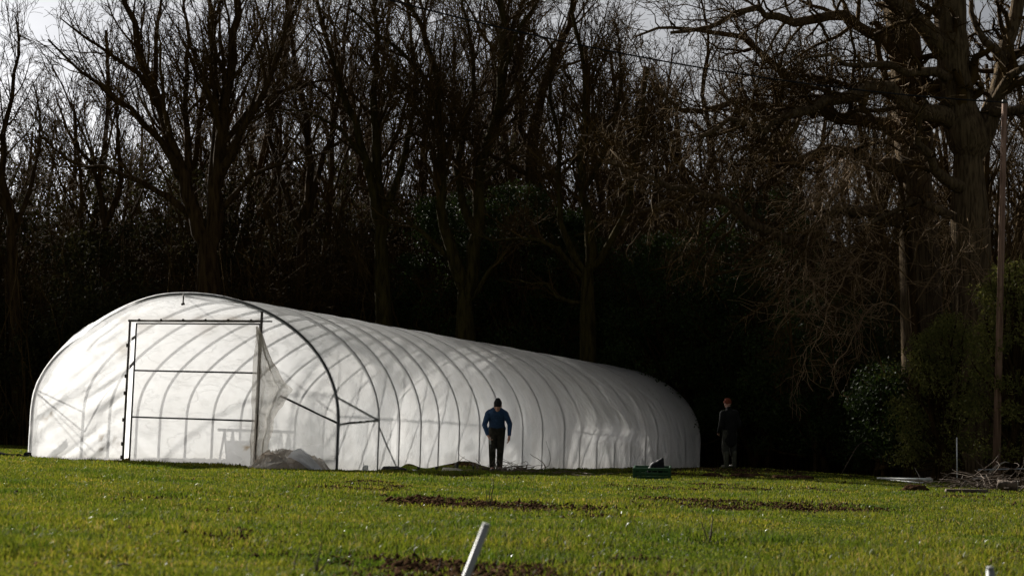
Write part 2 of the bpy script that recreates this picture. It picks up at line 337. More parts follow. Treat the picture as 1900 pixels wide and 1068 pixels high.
def build_grass():
    rng = np.random.default_rng(5)
    n = 1000000
    u = rng.random(n)
    Y = 4.6 * (58 / 4.6) ** (u ** .85)
    X = (rng.random(n) * 2 - 1) * (Y * .34 + 1.6)
    k = np.flatnonzero((Y < tree_edge(X) + .5))
    X, Y = X[k], Y[k]
    s = soil_mask(X, Y); keep = rng.random(len(X)) > np.where(Y < tree_edge(X) - 1, s * .92, s * 1.02)
    X, Y = X[keep], Y[keep]; n = len(X)
    clump = fbm(X * .9, Y * .9, 4.0, 4) + .5 * fbm(X * 4, Y * 4, 8.0, 2)
    h = (.030 + .020 * rng.random(n)) * (1 + 1.35 * np.clip(clump, -.42, .9)) * (1 + .12 * rng.standard_normal(n))
    h = np.clip(h, .012, .12)
    w = .0022 + .00017 * Y * (0.7 + .6 * rng.random(n))
    az = rng.random(n) * 2 * np.pi; lean = np.abs(rng.normal(.35, .3, n)); la = rng.random(n) * 2 * np.pi
    Z = zg(X, Y) - .006
    ax = np.stack([np.cos(az), np.sin(az), np.zeros(n)], 1); ld = np.stack([np.cos(la), np.sin(la), np.zeros(n)], 1)
    P = np.stack([X, Y, Z], 1)
    mid = P + ld * (h * lean * .35)[:, None] + np.array([0, 0, 1.]) * (h * .62)[:, None]
    tip = P + ld * (h * lean * 1.1)[:, None] + np.array([0, 0, 1.]) * (h * (1 - .25 * lean))[:, None]
    V = np.stack([P - ax * w[:, None], P + ax * w[:, None], mid + ax * (w * .75)[:, None], mid - ax * (w * .75)[:, None], tip], 1).reshape(-1, 3)
    b = np.arange(n) * 5
    q = np.stack([b, b + 1, b + 2, b + 3], 1); t3 = np.stack([b + 3, b + 2, b + 4], 1)
    me = np_mesh('grass', V, [q, t3])
    m, t, bb = mat_new('grass_blade'); N = t.nodes; Lk = t.links.new
    g = N.new('ShaderNodeNewGeometry'); r = N.new('ShaderNodeValToRGB'); cr = r.color_ramp
    cr.elements[0].color = (.038, .064, .006, 1); cr.elements[1].color = (.22, .17, .07, 1); cr.elements[1].position = 1
    e = cr.elements.new(.55); e.color = (.098, .121, .011, 1); e = cr.elements.new(.9); e.color = (.145, .150, .020, 1)
    Lk(g.outputs['Random Per Island'], r.inputs[0])
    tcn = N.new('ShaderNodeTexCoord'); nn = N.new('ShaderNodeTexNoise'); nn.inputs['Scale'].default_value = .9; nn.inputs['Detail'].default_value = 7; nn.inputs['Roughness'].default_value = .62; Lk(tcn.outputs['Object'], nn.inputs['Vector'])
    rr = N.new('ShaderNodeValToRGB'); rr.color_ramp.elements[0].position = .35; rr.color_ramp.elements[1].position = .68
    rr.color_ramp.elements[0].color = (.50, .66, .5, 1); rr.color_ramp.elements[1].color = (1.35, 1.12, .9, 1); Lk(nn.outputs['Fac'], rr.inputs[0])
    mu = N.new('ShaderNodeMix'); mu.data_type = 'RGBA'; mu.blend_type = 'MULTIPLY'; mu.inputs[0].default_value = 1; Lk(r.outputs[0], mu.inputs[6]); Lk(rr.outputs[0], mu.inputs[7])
    Lk(mu.outputs[2], bb.inputs['Base Color']); mrr = N.new('ShaderNodeMapRange'); mrr.inputs[1].default_value = .0; mrr.inputs[2].default_value = .35; mrr.inputs[3].default_value = .30; mrr.inputs[4].default_value = .75; Lk(g.outputs['Random Per Island'], mrr.inputs[0]); Lk(mrr.outputs[0], bb.inputs['Roughness']); bb.inputs['Specular IOR Level'].default_value = .22
    tr = N.new('ShaderNodeBsdfTranslucent'); Lk(mu.outputs[2], tr.inputs[0])
    mx = N.new('ShaderNodeMixShader'); mx.inputs[0].default_value = .6; Lk(bb.outputs[0], mx.inputs[1]); Lk(tr.outputs[0], mx.inputs[2]); Lk(mx.outputs[0], N['Material Output'].inputs[0])
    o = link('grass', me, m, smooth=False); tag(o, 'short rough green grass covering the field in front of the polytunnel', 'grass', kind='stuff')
build_grass()

def build_clods():
    rng = np.random.default_rng(8); n = 900000
    Y = 4.8 * (50 / 4.8) ** (rng.random(n) ** .9); X = (rng.random(n) * 2 - 1) * (Y * .34 + 1.5)
    s = soil_mask(X, Y); k = (rng.random(n) < np.clip(s, 0, 1) ** 1.5 * .75) & (Y < tree_edge(X) - 1); X, Y = X[k][:110000], Y[k][:110000]; n = len(X)
    r = (.006 + .013 * rng.random(n) ** 3) * (1 + Y * .02); Z = zg(X, Y) + r * .2
    base = np.array([[1, 0, 0], [-1, 0, 0], [0, 1, 0], [0, -1, 0], [0, 0, 1], [0, 0, -1]], float); fc = np.array([[0, 2, 4], [2, 1, 4], [1, 3, 4], [3, 0, 4], [2, 0, 5], [1, 2, 5], [3, 1, 5], [0, 3, 5]])
    V = np.array([X, Y, Z]).T[:, None, :] + base[None] * r[:, None, None] * (.5 + rng.random((n, 6, 1))) * np.array([1.2, 1.2, .8]) + rng.normal(0, .3, (n, 6, 3)) * r[:, None, None]
    q = (fc[None] + (np.arange(n) * 6)[:, None, None]).reshape(-1, 3)
    o = link('soil_crumbs', np_mesh('soil_crumbs', V.reshape(-1, 3), [q]), M['soil'], smooth=False); tag(o, 'loose brown crumbs of earth on the bare patches of the field', 'soil', kind='stuff')
build_clods()

# ------------------------------------------------------------------ polytunnel
TM = Matrix(((-LX[0], AX[0], UX[0], TC[0]), (-LX[1], AX[1], UX[1], TC[1]), (-LX[2], AX[2], UX[2], TC[2]), (0, 0, 0, 1)))
tunnel = empty('polytunnel', label='long white translucent polytunnel over steel hoops, standing on the grass before the wood', cat='polytunnel')
tunnel.matrix_world = TM
HOOPS = [0.03, 1.70, 2.63, 3.65, 4.55, 5.62, 6.76, 8.03, 9.40, 10.74, 12.3, 13.5, 14.9, 16.4, 17.9, 19.3, 20.5, 21.9, 23.6, 25.35]

def prof(q, grow=0.0):
    """q 0..1 from the right foot over the top to the left foot -> x (right +), z, outward normal"""
    q = np.asarray(q, float)
    tot = 2 * LEG + 7.2; ql = LEG / tot
    th = np.clip((q - ql) / (1 - 2 * ql), 0, 1) * np.pi
    x = W_ / 2 * np.cos(th); z = LEG + (HT - LEG) * np.sin(th) ** .95
    z = np.where(q < ql, q / ql * LEG, np.where(q > 1 - ql, (1 - q) / ql * LEG, z))
    g = -.125 * np.sin(np.pi * np.clip((th - math.radians(97)) / math.radians(74), 0, 1)) ** 1.6 * (z > LEG); gn = np.hypot(np.cos(th) / (W_ / 2), np.sin(th) / (HT - LEG)); x = x + g * np.cos(th) / (W_ / 2) / gn; z = z + g * np.sin(th) / (HT - LEG) / gn
    nx, nz_ = np.cos(th) / (W_ / 2), np.sin(th) / (HT - LEG)
    n = np.hypot(nx, nz_); return x + grow * nx / n, z + grow * nz_ / n, nx / n, nz_ / n

qs = np.concatenate([np.linspace(0, .1, 6)[:-1], np.linspace(.1, .9, 44), np.linspace(.9, 1, 6)[1:]])
for i, t in enumerate(HOOPS):
    x, z, _, _ = prof(qs)
    z = z.copy(); z[0] -= .12; z[-1] -= .12
    tube_obj('hoop', [(np.stack([x, np.full_like(x, t), z], 1), .030)], 10, M['steel'], tunnel)

def set_dirt(me, d):
    a = me.attributes.new('dirt', 'FLOAT', 'POINT'); a.data.foreach_set('value', np.clip(d, 0, 1).astype(np.float32))

def build_cover():
    nt_, nq = 620, 120
    T = np.linspace(0.0, LEN, nt_); Q = np.linspace(0, 1, nq)
    TT, QQ = np.meshgrid(T, Q, indexing='ij')
    hp = np.array(HOOPS); i = np.clip(np.searchsorted(hp, TT, side='right') - 1, 0, len(hp) - 2)
    fr = np.clip((TT - hp[i]) / (hp[i + 1] - hp[i]), 0, 1); gap = hp[i + 1] - hp[i]
    x0, z0, nx, nz_ = prof(QQ)
    top = np.clip(z0 / HT, 0, 1)
    sag = np.sin(np.pi * fr) ** .8 * (.010 + .022 * top) * gap
    off = .0308 - sag
    # creases pulled between hoops, hanging folds low down, long low undulation of the slack roof
    cre = fbm(TT * 1.6 + QQ * 5, QQ * 14, 3.0, 4); off = off + .032 * cre * np.sin(np.pi * fr)
    rid = 1 - np.abs(fbm(TT * 1.2 - QQ * 26, QQ * 9 + TT * .4, 6.0, 3)) * 2.2
    off = off + .055 * np.clip(rid, 0, 1) * np.sin(np.pi * fr) * np.clip((.55 - top) * 2, 0, 1)
    lo = np.clip((.30 - QQ) / .3, 0, 1)
    far = np.clip((TT - 10) / 4, 0, 1)
    fold = 1 - np.abs(vnoise(TT * 2.6 + QQ * 3, QQ * 2, 12.)) * 2
    off = off + .055 * (np.clip(fold, 0, 1) - .3) * np.sin(np.pi * fr) * far * np.clip(1.2 - top, 0, 1)
    off = off + .010 * np.sin(TT * 2 * np.pi / 4.6 + 1.0) * np.clip((top - .8) * 4, 0, 1) * np.clip(TT / 2, 0, 1)
    fold2 = 1 - np.abs(vnoise(TT * 4.5 + QQ * 16, QQ * 3 - TT * .3, 22.)) * 2.4
    off = off + .03 * np.clip(fold2, 0, 1) * np.sin(np.pi * fr) * np.clip((TT - 8) / 3, 0, 1) * (QQ < .6)
    # slack pocket of film on the shaded far right side
    u = (TT - 16.2) / 2.2; h = z0
    pocket = np.where(h > 1.05, np.exp(-((h - 1.05) / .50) ** 2), np.exp(-((h - 1.05) / .20) ** 2)) * np.exp(-u ** 2) * (QQ < .5)
    off = off + .26 * pocket * (1 + .3 * fbm(TT * 1.3, h * 1.5, 2., 3))
    X = x0 + nx * off; Z = z0 + nz_ * off
    # hem on the right side: lifted and wavy
    hem = .03 + .03 * fbm(T * 1.3, T * 0, 4., 3) + .19 * np.exp(-((T - 5.9) / 1.3) ** 2) + .12 * np.exp(-((T - 3.1) / .5) ** 2) - .02
    hem = np.where(T > 8.6, .02 + .05 * fbm(T * 1.5, T * 0, 8., 2), hem)
    rs = np.clip(1 - z0 / LEG, 0, 1) * (QQ < .5)
    Z = Z + hem[:, None] * rs
    X = X + (.04 * fbm(TT * 2.2, Z * 1.5, 14., 3)) * rs * (QQ < .5) * np.sin(np.pi * fr)
    V = np.stack([X, TT, Z], -1).reshape(-1, 3)
    me = np_mesh('cover', V, [grid_faces(nt_, nq)])
    d = .18 * np.clip(.25 - z0, 0, 1) * 4 + .12 * np.clip(fbm(TT * .8, QQ * 7, 2., 4), 0, 1) + .10 * (TT > 10)  # grime low down and in blotches, plus an even step on the far part
    set_dirt(me, d.ravel())
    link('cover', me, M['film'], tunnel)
build_cover()

DL, DR, DH = -1.12, 1.672, 2.63                       # door opening in the front end
def arch_half(z):
    """half width of the arch at height z"""
    zz = np.clip((np.asarray(z, float) - LEG) / (HT - LEG), 0, 1) ** (1 / .95)
    return np.where(np.asarray(z) < LEG, W_ / 2, W_ / 2 * np.sqrt(np.clip(1 - zz ** 2, 0, 1)))

def arch_left(z):
    x, zz, _, _ = prof(np.linspace(.5, 1, 200)); return np.interp(z, zz[::-1], x[::-1])

def wrinkle(X, Z):
    """offset of the slack end sheet: creases running up from the lower left to the door head, and fine puckers"""
    d1 = X * .55 - Z * .83
    c = 1 - np.abs(vnoise(d1 * 3.2, (X * .83 + Z * .55) * .55, 21.)) * 2.0
    c2 = 1 - np.abs(vnoise(d1 * 7 + 3, (X * .83 + Z * .55) * 1.1, 31.)) * 2.0
    left = np.clip((DL - X) / .5 + .3, 0, 1)
    return left * (.08 * np.clip(c, 0, 1) + .035 * np.clip(c2, 0, 1)) + .03 * fbm(X * 1.8, Z * 2.4, 4., 4)

def patch(fx0, fx1, z0, z1, nz_=46, nx_=50):
    zs = np.linspace(z0, z1, nz_); u = np.linspace(0, 1, nx_)
    Z, Uu = np.meshgrid(zs, u, indexing='ij')
    a, b = fx0(Z), fx1(Z); return a + (b - a) * Uu, Z

def build_end():
    V, Fc, D = [], [], []; base = 0
    for k, (f0, f1, z0, z1) in enumerate(((lambda z: arch_left(z) - .015 - .05 * np.clip((z - 1.0) * 3, 0, 1) * (.6 + 1.2 * fbm(z * 3, z * 0, 2., 3)), lambda z: np.full_like(z, DL), -.06, DH),
                                          (lambda z: np.full_like(z, DR), lambda z: arch_half(z) + .01, -.06, 2.6),
                                          (arch_left, lambda z: arch_half(z), DH, HT))):
        if k == 1:
            f0_ = f0; f0 = lambda z: np.minimum(DR, arch_half(z)); z1 = 2.9
        if k == 2:
            f1 = lambda z: np.where(z < 2.9, np.minimum(arch_half(z), DR), arch_half(z))
        X, Z = patch(f0, f1, z0, z1)
        edge = np.clip((arch_half(Z) - np.abs(X)) / .25, 0, 1)
        y = -.035 - wrinkle(X, Z) * np.clip(edge + .15, 0, 1) + .03
        if k == 1: y = y - .03 * np.clip(1 - np.abs(vnoise(X * 2 + Z * 2.5, Z * 1.3 - X, 8.)) * 2, 0, 1) * edge
        y = np.minimum(y, .02) - .0
        V.append(np.stack([X, y, Z], -1).reshape(-1, 3)); Fc.append(grid_faces(X.shape[0], X.shape[1], base)); base += X.size
        stain = .8 * np.exp(-((Z - DH - .07) / .08) ** 2) * (X > DL - .3) * (X < DR) * (.5 + .5 * fbm(X * 3, Z * 3, 1., 3))
        stain = stain + .5 * np.exp(-(((X - DL + .16) / .16) ** 2 + ((Z - 2.12) / .13) ** 2))
        mud = np.clip((fbm(X * 9, Z * 9, 5., 4) - .12) * 6, 0, 1) * np.exp(-(((X - DL + .42) / .26) ** 2 + ((Z - .36) / .20) ** 2))
        mud2 = np.clip((fbm(X * 9, Z * 9, 6., 4) - .2) * 6, 0, 1) * np.exp(-(((X + 2.85) / .2) ** 2 + ((Z - .85) / .1) ** 2))
        low = .22 * np.clip(1 - Z / .16, 0, 1)
        D.append((stain + mud + mud2 + low).ravel())
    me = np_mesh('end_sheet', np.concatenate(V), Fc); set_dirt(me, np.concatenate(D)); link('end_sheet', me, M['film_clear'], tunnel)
    # back end, closed
    X, Z = patch(arch_left, lambda z: arch_half(z), -.05, HT, 40, 40)
    me = np_mesh('end_sheet', np.stack([X, LEN + .03 + .02 * fbm(X, Z * 2, 3., 3), Z], -1).reshape(-1, 3), [grid_faces(40, 40)]); set_dirt(me, np.full(1600, .1)); link('end_sheet', me, M['film'], tunnel)
    # door sheet, set in the frame
    X, Z = patch(lambda z: np.full_like(z, DL + .06), lambda z: np.full_like(z, DR - .05), .02, DH - .01, 60, 60)
    y = .05 + .015 * fbm(X * 1.5, Z * 2.2, 17., 4) + .03 * np.clip(1 - np.abs(vnoise(X * 1.2 + Z * 3, Z * 2, 3.)) * 2, 0, 1) * np.clip(.5 - Z, 0, 1) * 2
    me = np_mesh('door_sheet', np.stack([X, y, Z], -1).reshape(-1, 3), [grid_faces(60, 60)])
    mud = np.clip((fbm(X * 11, Z * 11, 3., 4) - .15) * 7, 0, 1) * (np.exp(-(((X - 1.45) / .10) ** 2 + ((Z - .38) / .12) ** 2)) + np.exp(-(((X + .9) / .09) ** 2 + ((Z - 1.05) / .06) ** 2)))
    head = .4 * np.clip(1 - (DH - Z) / .38, 0, 1) * np.clip(.3 + .7 * fbm(X * 2, Z * 2, 2., 3) * 2, 0, 1)
    set_dirt(me, (mud + head + .25 * np.clip(1 - Z / .12, 0, 1)).ravel())
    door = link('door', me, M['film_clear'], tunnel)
    f = [([(DL + .075, .03, .0), (DL + .075, .03, DH - .005)], .017), ([(DR - .06, .03, 0), (DR - .06, .03, DH - .005)], .017), ([(DL + .075, .03, DH - .005), (DR - .06, .03, DH - .005)], .016)]
    tube_obj('door_frame', f, 8, M['steel'], door)
    for z in (1.735, .86): tube_obj('door_rail', [([(DL + .075, .03, z), (DR - .06, .03, z - .01)], .016)], 8, M['steel'], door)
build_end()
tube_obj('door_post', [([(DL - .02, -.045, -.1), (DL - .02, -.045, DH + .02)], .022)], 10, M['rust'], tunnel)
tube_obj('door_post', [([(DR + .01, -.045, -.1), (DR + .01, -.045, DH + .22)], .025)], 10, M['rust'], tunnel)
hd = tube_obj('door_header', [([(DL - .05, -.05, DH + .04), (DR + .02, -.05, DH + .04)], .022)], 10, M['rust'], tunnel)
def clip(c, sz, par):
    b = bmesh.new(); add_box(b, c, sz); bm_obj('clip', b, M['rust'], par, bevel=.006)
posts = [o for o in tunnel.children if o.name.startswith('door_post')]
for k in range(6): clip((DL + .2 + k * .48, -.075, DH + .045), (.035, .03, .06), hd)
for zz in (.1, .35, .8, 1.3, 1.62, 2.2): clip((DL - .045, -.06, zz), (.03, .04, .07), posts[0])
for zz in (.2, 1.75, 2.3): clip((DR + .04, -.06, zz), (.03, .04, .09), posts[1])
xk = W_ / 2
def brace(p, q): tube_obj('brace', [([p, q], .019)], 8, M['steel'], tunnel)
brace((xk - .06, .05, 1.32), (xk + .0, 1.68, .95)); brace((xk, .03, LEG), (xk, 1.68, .95)); brace((DR + .45, -.02, 1.32), (xk - .01, -.0, LEG + .02)); brace((xk, 1.72, LEG - .02), (xk, 2.62, .02))
brace((-xk + .06, .05, 1.32), (-xk, 1.68, .95)); brace((-xk, 2.62, 1.6), (-xk + .05, 1.70, .55)); brace((-xk + .02, 1.70, .55), (-xk, .05, 1.3))
tube_obj('ridge_pole', [([(0, .05, HT - .045), (0, LEN - .05, HT - .045)], .02)], 8, M['steel'], tunnel)
tube_obj('bracket', [([(.0, -.04, HT - .01), (.0, -.045, HT - .2)], .014), ([(-.025, -.05, HT - .2), (.03, -.05, HT - .19)], .022)], 8, M['rust'], tunnel)
tube_obj('header_tail', [([(DR + .02, -.04, DH + .04), (DR + .22, -.03, DH + .04)], .014)], 8, M['steel'], tunnel)

def build_flap():
    nz_, nx_ = 90, 60
    zs = np.linspace(2.58, .0, nz_); u = np.linspace(0, 1, nx_)
    wdt = np.interp(zs, [0, .3, .9, 1.2, 1.5, 1.75, 2.1, 2.4, 2.58], [.38, .34, .42, .62, .80, .62, .36, .2, .12])
    Z, Uu = np.meshgrid(zs, u, indexing='ij'); Wd = wdt[:, None] * (1 + .15 * fbm(Z * 3, Z * 0, 2., 3))
    X = DR - .06 + Uu * Wd
    y = -.08 - (.045 + .05 * Uu) * np.sin(Uu * 15 + Z * 1.7 + 2 * fbm(Z * 1.2, Uu * 2, 1., 3)) - .06 * fbm(X * 5, Z * 4, 3., 4) - .03
    Z2 = Z - .18 * Uu ** 2 * np.clip((Z - 1.1) / 1, 0, 1) + .03 * fbm(X * 4, Z * 3, 7., 3)
    me = np_mesh('loose_flap', np.stack([X, np.minimum(y, -.05), Z2], -1).reshape(-1, 3), [grid_faces(nz_, nx_)])
    set_dirt(me, (.12 + .6 * np.clip(fbm(X * 2.5, Z * 1.6, 6., 4) + .1, 0, 1)).ravel())
    o = link('loose_flap', me, M['film_dirty'], tunnel); o['label'] = 'grimy crumpled flap of film hanging beside the right door post'
build_flap()

def tl(x, y, z):                                            # tunnel local -> world
    return TM @ Vector((x, y, z))

# ------------------------------------------------------------------ things inside the tunnel
tb = empty('work_table', label='low trestle table standing inside the polytunnel, seen blurred through the door sheet', cat='table')
tb.matrix_world = TM @ Matrix.Translation((-.25, 3.4, 0)) @ Matrix.Rotation(.1, 4, 'Z')
b = bmesh.new(); add_box(b, (0, 0, .68), (1.5, .55, .06)); bm_obj('tabletop', b, M['grey_board'], tb, bevel=.008)
for sx in (-.62, .62):
    for sy in (-.2, .2):
        tube_obj('leg', [([(sx - .09, sy, 0), (sx, sy, .66)], .024), ([(sx + .09, sy, 0), (sx, sy, .64)], .024)], 6, M['grey_board'], tb)
M['tub'] = noise_mat('blue_grey_plastic', (.05, .065, .085), (.08, .10, .13), 4, .45)
def tub():
    r = empty('storage_tub', label='blue grey tub on the ground under the trestle table inside the polytunnel', cat='tub'); r.matrix_world = TM @ Matrix.Translation((-.35, 2.9, .0))
    b = bmesh.new(); res = bmesh.ops.create_cone(b, cap_ends=True, segments=20, radius1=.20, radius2=.28, depth=.46, matrix=Matrix.Translation((0, 0, .23)))
    bmesh.ops.delete(b, geom=[f for f in b.faces if f.normal.z > .9], context='FACES_ONLY')
    o = bm_obj('shell', b, M['tub'], r, True); s = o.modifiers.new('solid', 'SOLIDIFY'); s.thickness = .012
    a = np.linspace(0, 2 * np.pi, 25); tube_obj('rim', [(np.stack([.285 * np.cos(a), .285 * np.sin(a), np.full(25, .46)], 1), .014)], 6, M['tub'], r, cap=False)
tub()

# ------------------------------------------------------------------ crumpled plastic at the front corner
def build_bundle():
    r = empty('plastic_bundle', label='crumpled heap of grimy plastic sheeting lying at the front corner of the polytunnel', cat='plastic sheet'); r.matrix_world = TM @ Matrix.Translation((2.72, -.55, -.03)) @ Matrix.Diagonal((.95, 1, .80, 1))
    n1, n2 = 110, 80
    U, Vv = np.meshgrid(np.linspace(-1, 1, n1), np.linspace(-1, 1, n2), indexing='ij')
    rr = np.sqrt(U ** 2 + Vv ** 2)
    hgt = np.interp(U, [-1, -.85, -.55, -.2, .1, .45, .8, 1], [.03, .20, .40, .42, .36, .34, .18, .02])
    env = np.clip(1 - Vv ** 2, 0, 1) ** .6
    rd = 1 - np.abs(fbm(U * 4 + Vv, Vv * 4 - U * .7, 3., 5)) * 3.0
    Z = hgt * env * (.72 + .5 * np.clip(rd, -.6, 1)) + .03 * fbm(U * 9, Vv * 9, 1., 3)
    X = U * .78 + .12 * fbm(U * 3, Vv * 3, 5., 3); Y = Vv * .42 + .12 * fbm(U * 3, Vv * 3, 9., 3) + .08 * np.sin(U * 9 + Vv * 5)
    me = np_mesh('sheet', np.stack([X, Y, np.maximum(Z, .0)], -1).reshape(-1, 3), [grid_faces(n1, n2)])
    set_dirt(me, (np.clip(.22 + .9 * fbm(U * 2.2, Vv * 2.2, 12., 4) - .6 * np.exp(-((U - .62) / .22) ** 2), 0, 1)).ravel())
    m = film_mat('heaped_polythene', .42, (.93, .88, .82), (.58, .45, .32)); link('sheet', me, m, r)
    # brown underlayer that bulges at the front
    Z2 = np.clip(.27 * np.clip(1 - (U - .05) ** 2 * 1.3, 0, 1) * np.clip(1 - Vv ** 2, 0, 1) ** .5 * (.8 + .6 * fbm(U * 4, Vv * 4, 2., 4)), 0, 1)
    me = np_mesh('underlayer', np.stack([U * .62 + .05, Vv * .36 - .12 + .05 * fbm(U * 5, Vv * 4, 1., 3), Z2], -1).reshape(-1, 3), [grid_faces(n1, n2)]); set_dirt(me, np.clip(.35 + .6 * fbm(U * 4, Vv * 4, 2., 3), 0, 1).ravel())
    link('underlayer', me, m, r)
    # a smooth pale fold lying over the right end
    a, c = np.meshgrid(np.linspace(0, 1, 40), np.linspace(-1, 1, 24), indexing='ij')
    me = np_mesh('pale_fold', np.stack([.22 + a * .55 + c * .13, -.36 - .05 * a + .02 * fbm(a * 4, c * 3, 1., 2), .42 - .40 * a ** 1.3 + .05 * (1 - c ** 2) + .10 * c * (1 - a)], -1).reshape(-1, 3), [grid_faces(40, 24)]); set_dirt(me, np.zeros(960))
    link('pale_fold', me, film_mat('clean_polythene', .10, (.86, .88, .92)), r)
build_bundle()

# ------------------------------------------------------------------ people
def capsule(bm, p, q, r0, r1, seg=12, squash=(1, 1, 1)):
    p, q = Vector(p), Vector(q); d = q - p; n = 5
    rot = d.to_track_quat('Z', 'Y').to_matrix()
    rings = []
    prm = [(-1, .02), (-.85, .53), (-.5, .87), (0, 1)]
    zs = [(-r0 * -a_[0] * -1, r0 * a_[1]) for a_ in []]
    ring_def = [(p + d.normalized() * (k * r0), r0 * s) for k, s in prm] + [(q + d.normalized() * (-k * r1), r1 * s) for k, s in reversed(prm)]
    for c, r in ring_def:
        rings.append([bm.verts.new(c + rot @ Vector((math.cos(i * 2 * math.pi / seg) * r * squash[0], math.sin(i * 2 * math.pi / seg) * r * squash[1], 0))) for i in range(seg)])
    for a_, b_ in zip(rings[:-1], rings[1:]):
        for i in range(seg): bm.faces.new((a_[i], a_[(i + 1) % seg], b_[(i + 1) % seg], b_[i]))
    bm.faces.new(list(reversed(rings[0]))); bm.faces.new(rings[-1])

def ball(bm, c, s, rot=None):
    Mx = Matrix.Translation(c) @ (rot.to_4x4() if rot else Matrix.Identity(4)) @ Matrix.Diagonal((*s, 1))
    bmesh.ops.create_uvsphere(bm, u_segments=20, v_segments=14, radius=1.0, matrix=Mx)

def flesh(name, bm, mat, parent, voxel=.007, it=4):
    o = bm_obj(name, bm, mat, parent, True)
    m = o.modifiers.new('one_skin', 'REMESH'); m.mode = 'VOXEL'; m.voxel_size = voxel; m.use_smooth_shade = True
    s = o.modifiers.new('soft', 'SMOOTH'); s.iterations = it; s.factor = .5
    return o

M['skin'] = noise_mat('skin', (.36, .19, .13), (.45, .25, .18), 9, .55)
M['jumper'] = noise_mat('blue_wool', (.018, .040, .085), (.028, .062, .125), 30, .95, .5, 60, spec=.2)
M['trousers'] = noise_mat('dark_olive_cloth', (.018, .017, .012), (.035, .032, .022), 12, .95, .4, 30, spec=.2)
M['black_wool'] = noise_mat('black_wool', (.010, .010, .011), (.022, .021, .022), 30, .95, .5, 60, spec=.2)
M['red_wool'] = noise_mat('rust_red_wool', (.13, .03, .015), (.20, .05, .022), 30, .95, .5, 60, spec=.2)
M['coat'] = noise_mat('dark_waxed_coat', (.006, .006, .005), (.012, .012, .010), 8, .8, .4, 16, spec=.15)
M['grey_trouser'] = noise_mat('grey_green_cloth', (.03, .03, .023), (.05, .05, .037), 10, .95, .4, 26, spec=.2)
M['boot'] = noise_mat('boot', (.012, .010, .008), (.035, .028, .02), 12, .6, .3)
M['wellington'] = noise_mat('olive_rubber', (.035, .037, .02), (.06, .06, .032), 8, .45)

def hand(bm, wrist, tip_dir, palm_n, thumb_side, curl):
    """palm plus five separate bent fingers"""
    w = Vector(wrist); d = Vector(tip_dir).normalized(); n = Vector(palm_n).normalized(); s = d.cross(n).normalized() * thumb_side
    capsule(bm, w, w + d * .075 + n * .004, .026, .034, squash=(1, .6, 1))
    for k, (o, l) in enumerate(((.031, .072), (.011, .082), (-.010, .076), (-.029, .058))):
        b = w + d * .085 + s * o; a1, a2 = curl * .6, curl * 1.35
        m1 = b + (d * math.cos(a1) + n * math.sin(a1)) * l * .5; m2 = m1 + (d * math.cos(a2) + n * math.sin(a2)) * l * .5
        capsule(bm, b, m1, .0095, .009, 8); capsule(bm, m1, m2, .009, .0075, 8)
    b = w + d * .025 + s * .03; m1 = b + (s * .6 + d * .7 + n * .3).normalized() * .042; m2 = m1 + (d * .8 + n * .5).normalized() * .03
    capsule(bm, b, m1, .0125, .0105, 8); capsule(bm, m1, m2, .0105, .009, 8)

def head(bm, c, rot, hair=False):
    R = rot
    def P(x, y, z): return Vector(c) + R @ Vector((x, y, z))
    ball(bm, P(0, .012, .02), (.077, .097, .098), R); ball(bm, P(0, -.018, -.045), (.058, .070, .075), R)
    ball(bm, P(0, -.045, -.085), (.032, .035, .030), R)                         # chin
    capsule(bm, P(0, -.088, .012), P(0, -.108, -.028), .010, .016); ball(bm, P(0, -.075, .028), (.055, .018, .014), R)   # nose, brow
    capsule(bm, P(-.020, -.084, -.062), P(.020, -.084, -.062), .008, .008)        # lips
    for s in (-1, 1):
        ball(bm, P(s * .078, .012, -.005), (.010, .022, .034), R); ball(bm, P(s * .043, -.058, -.018), (.024, .022, .020), R)

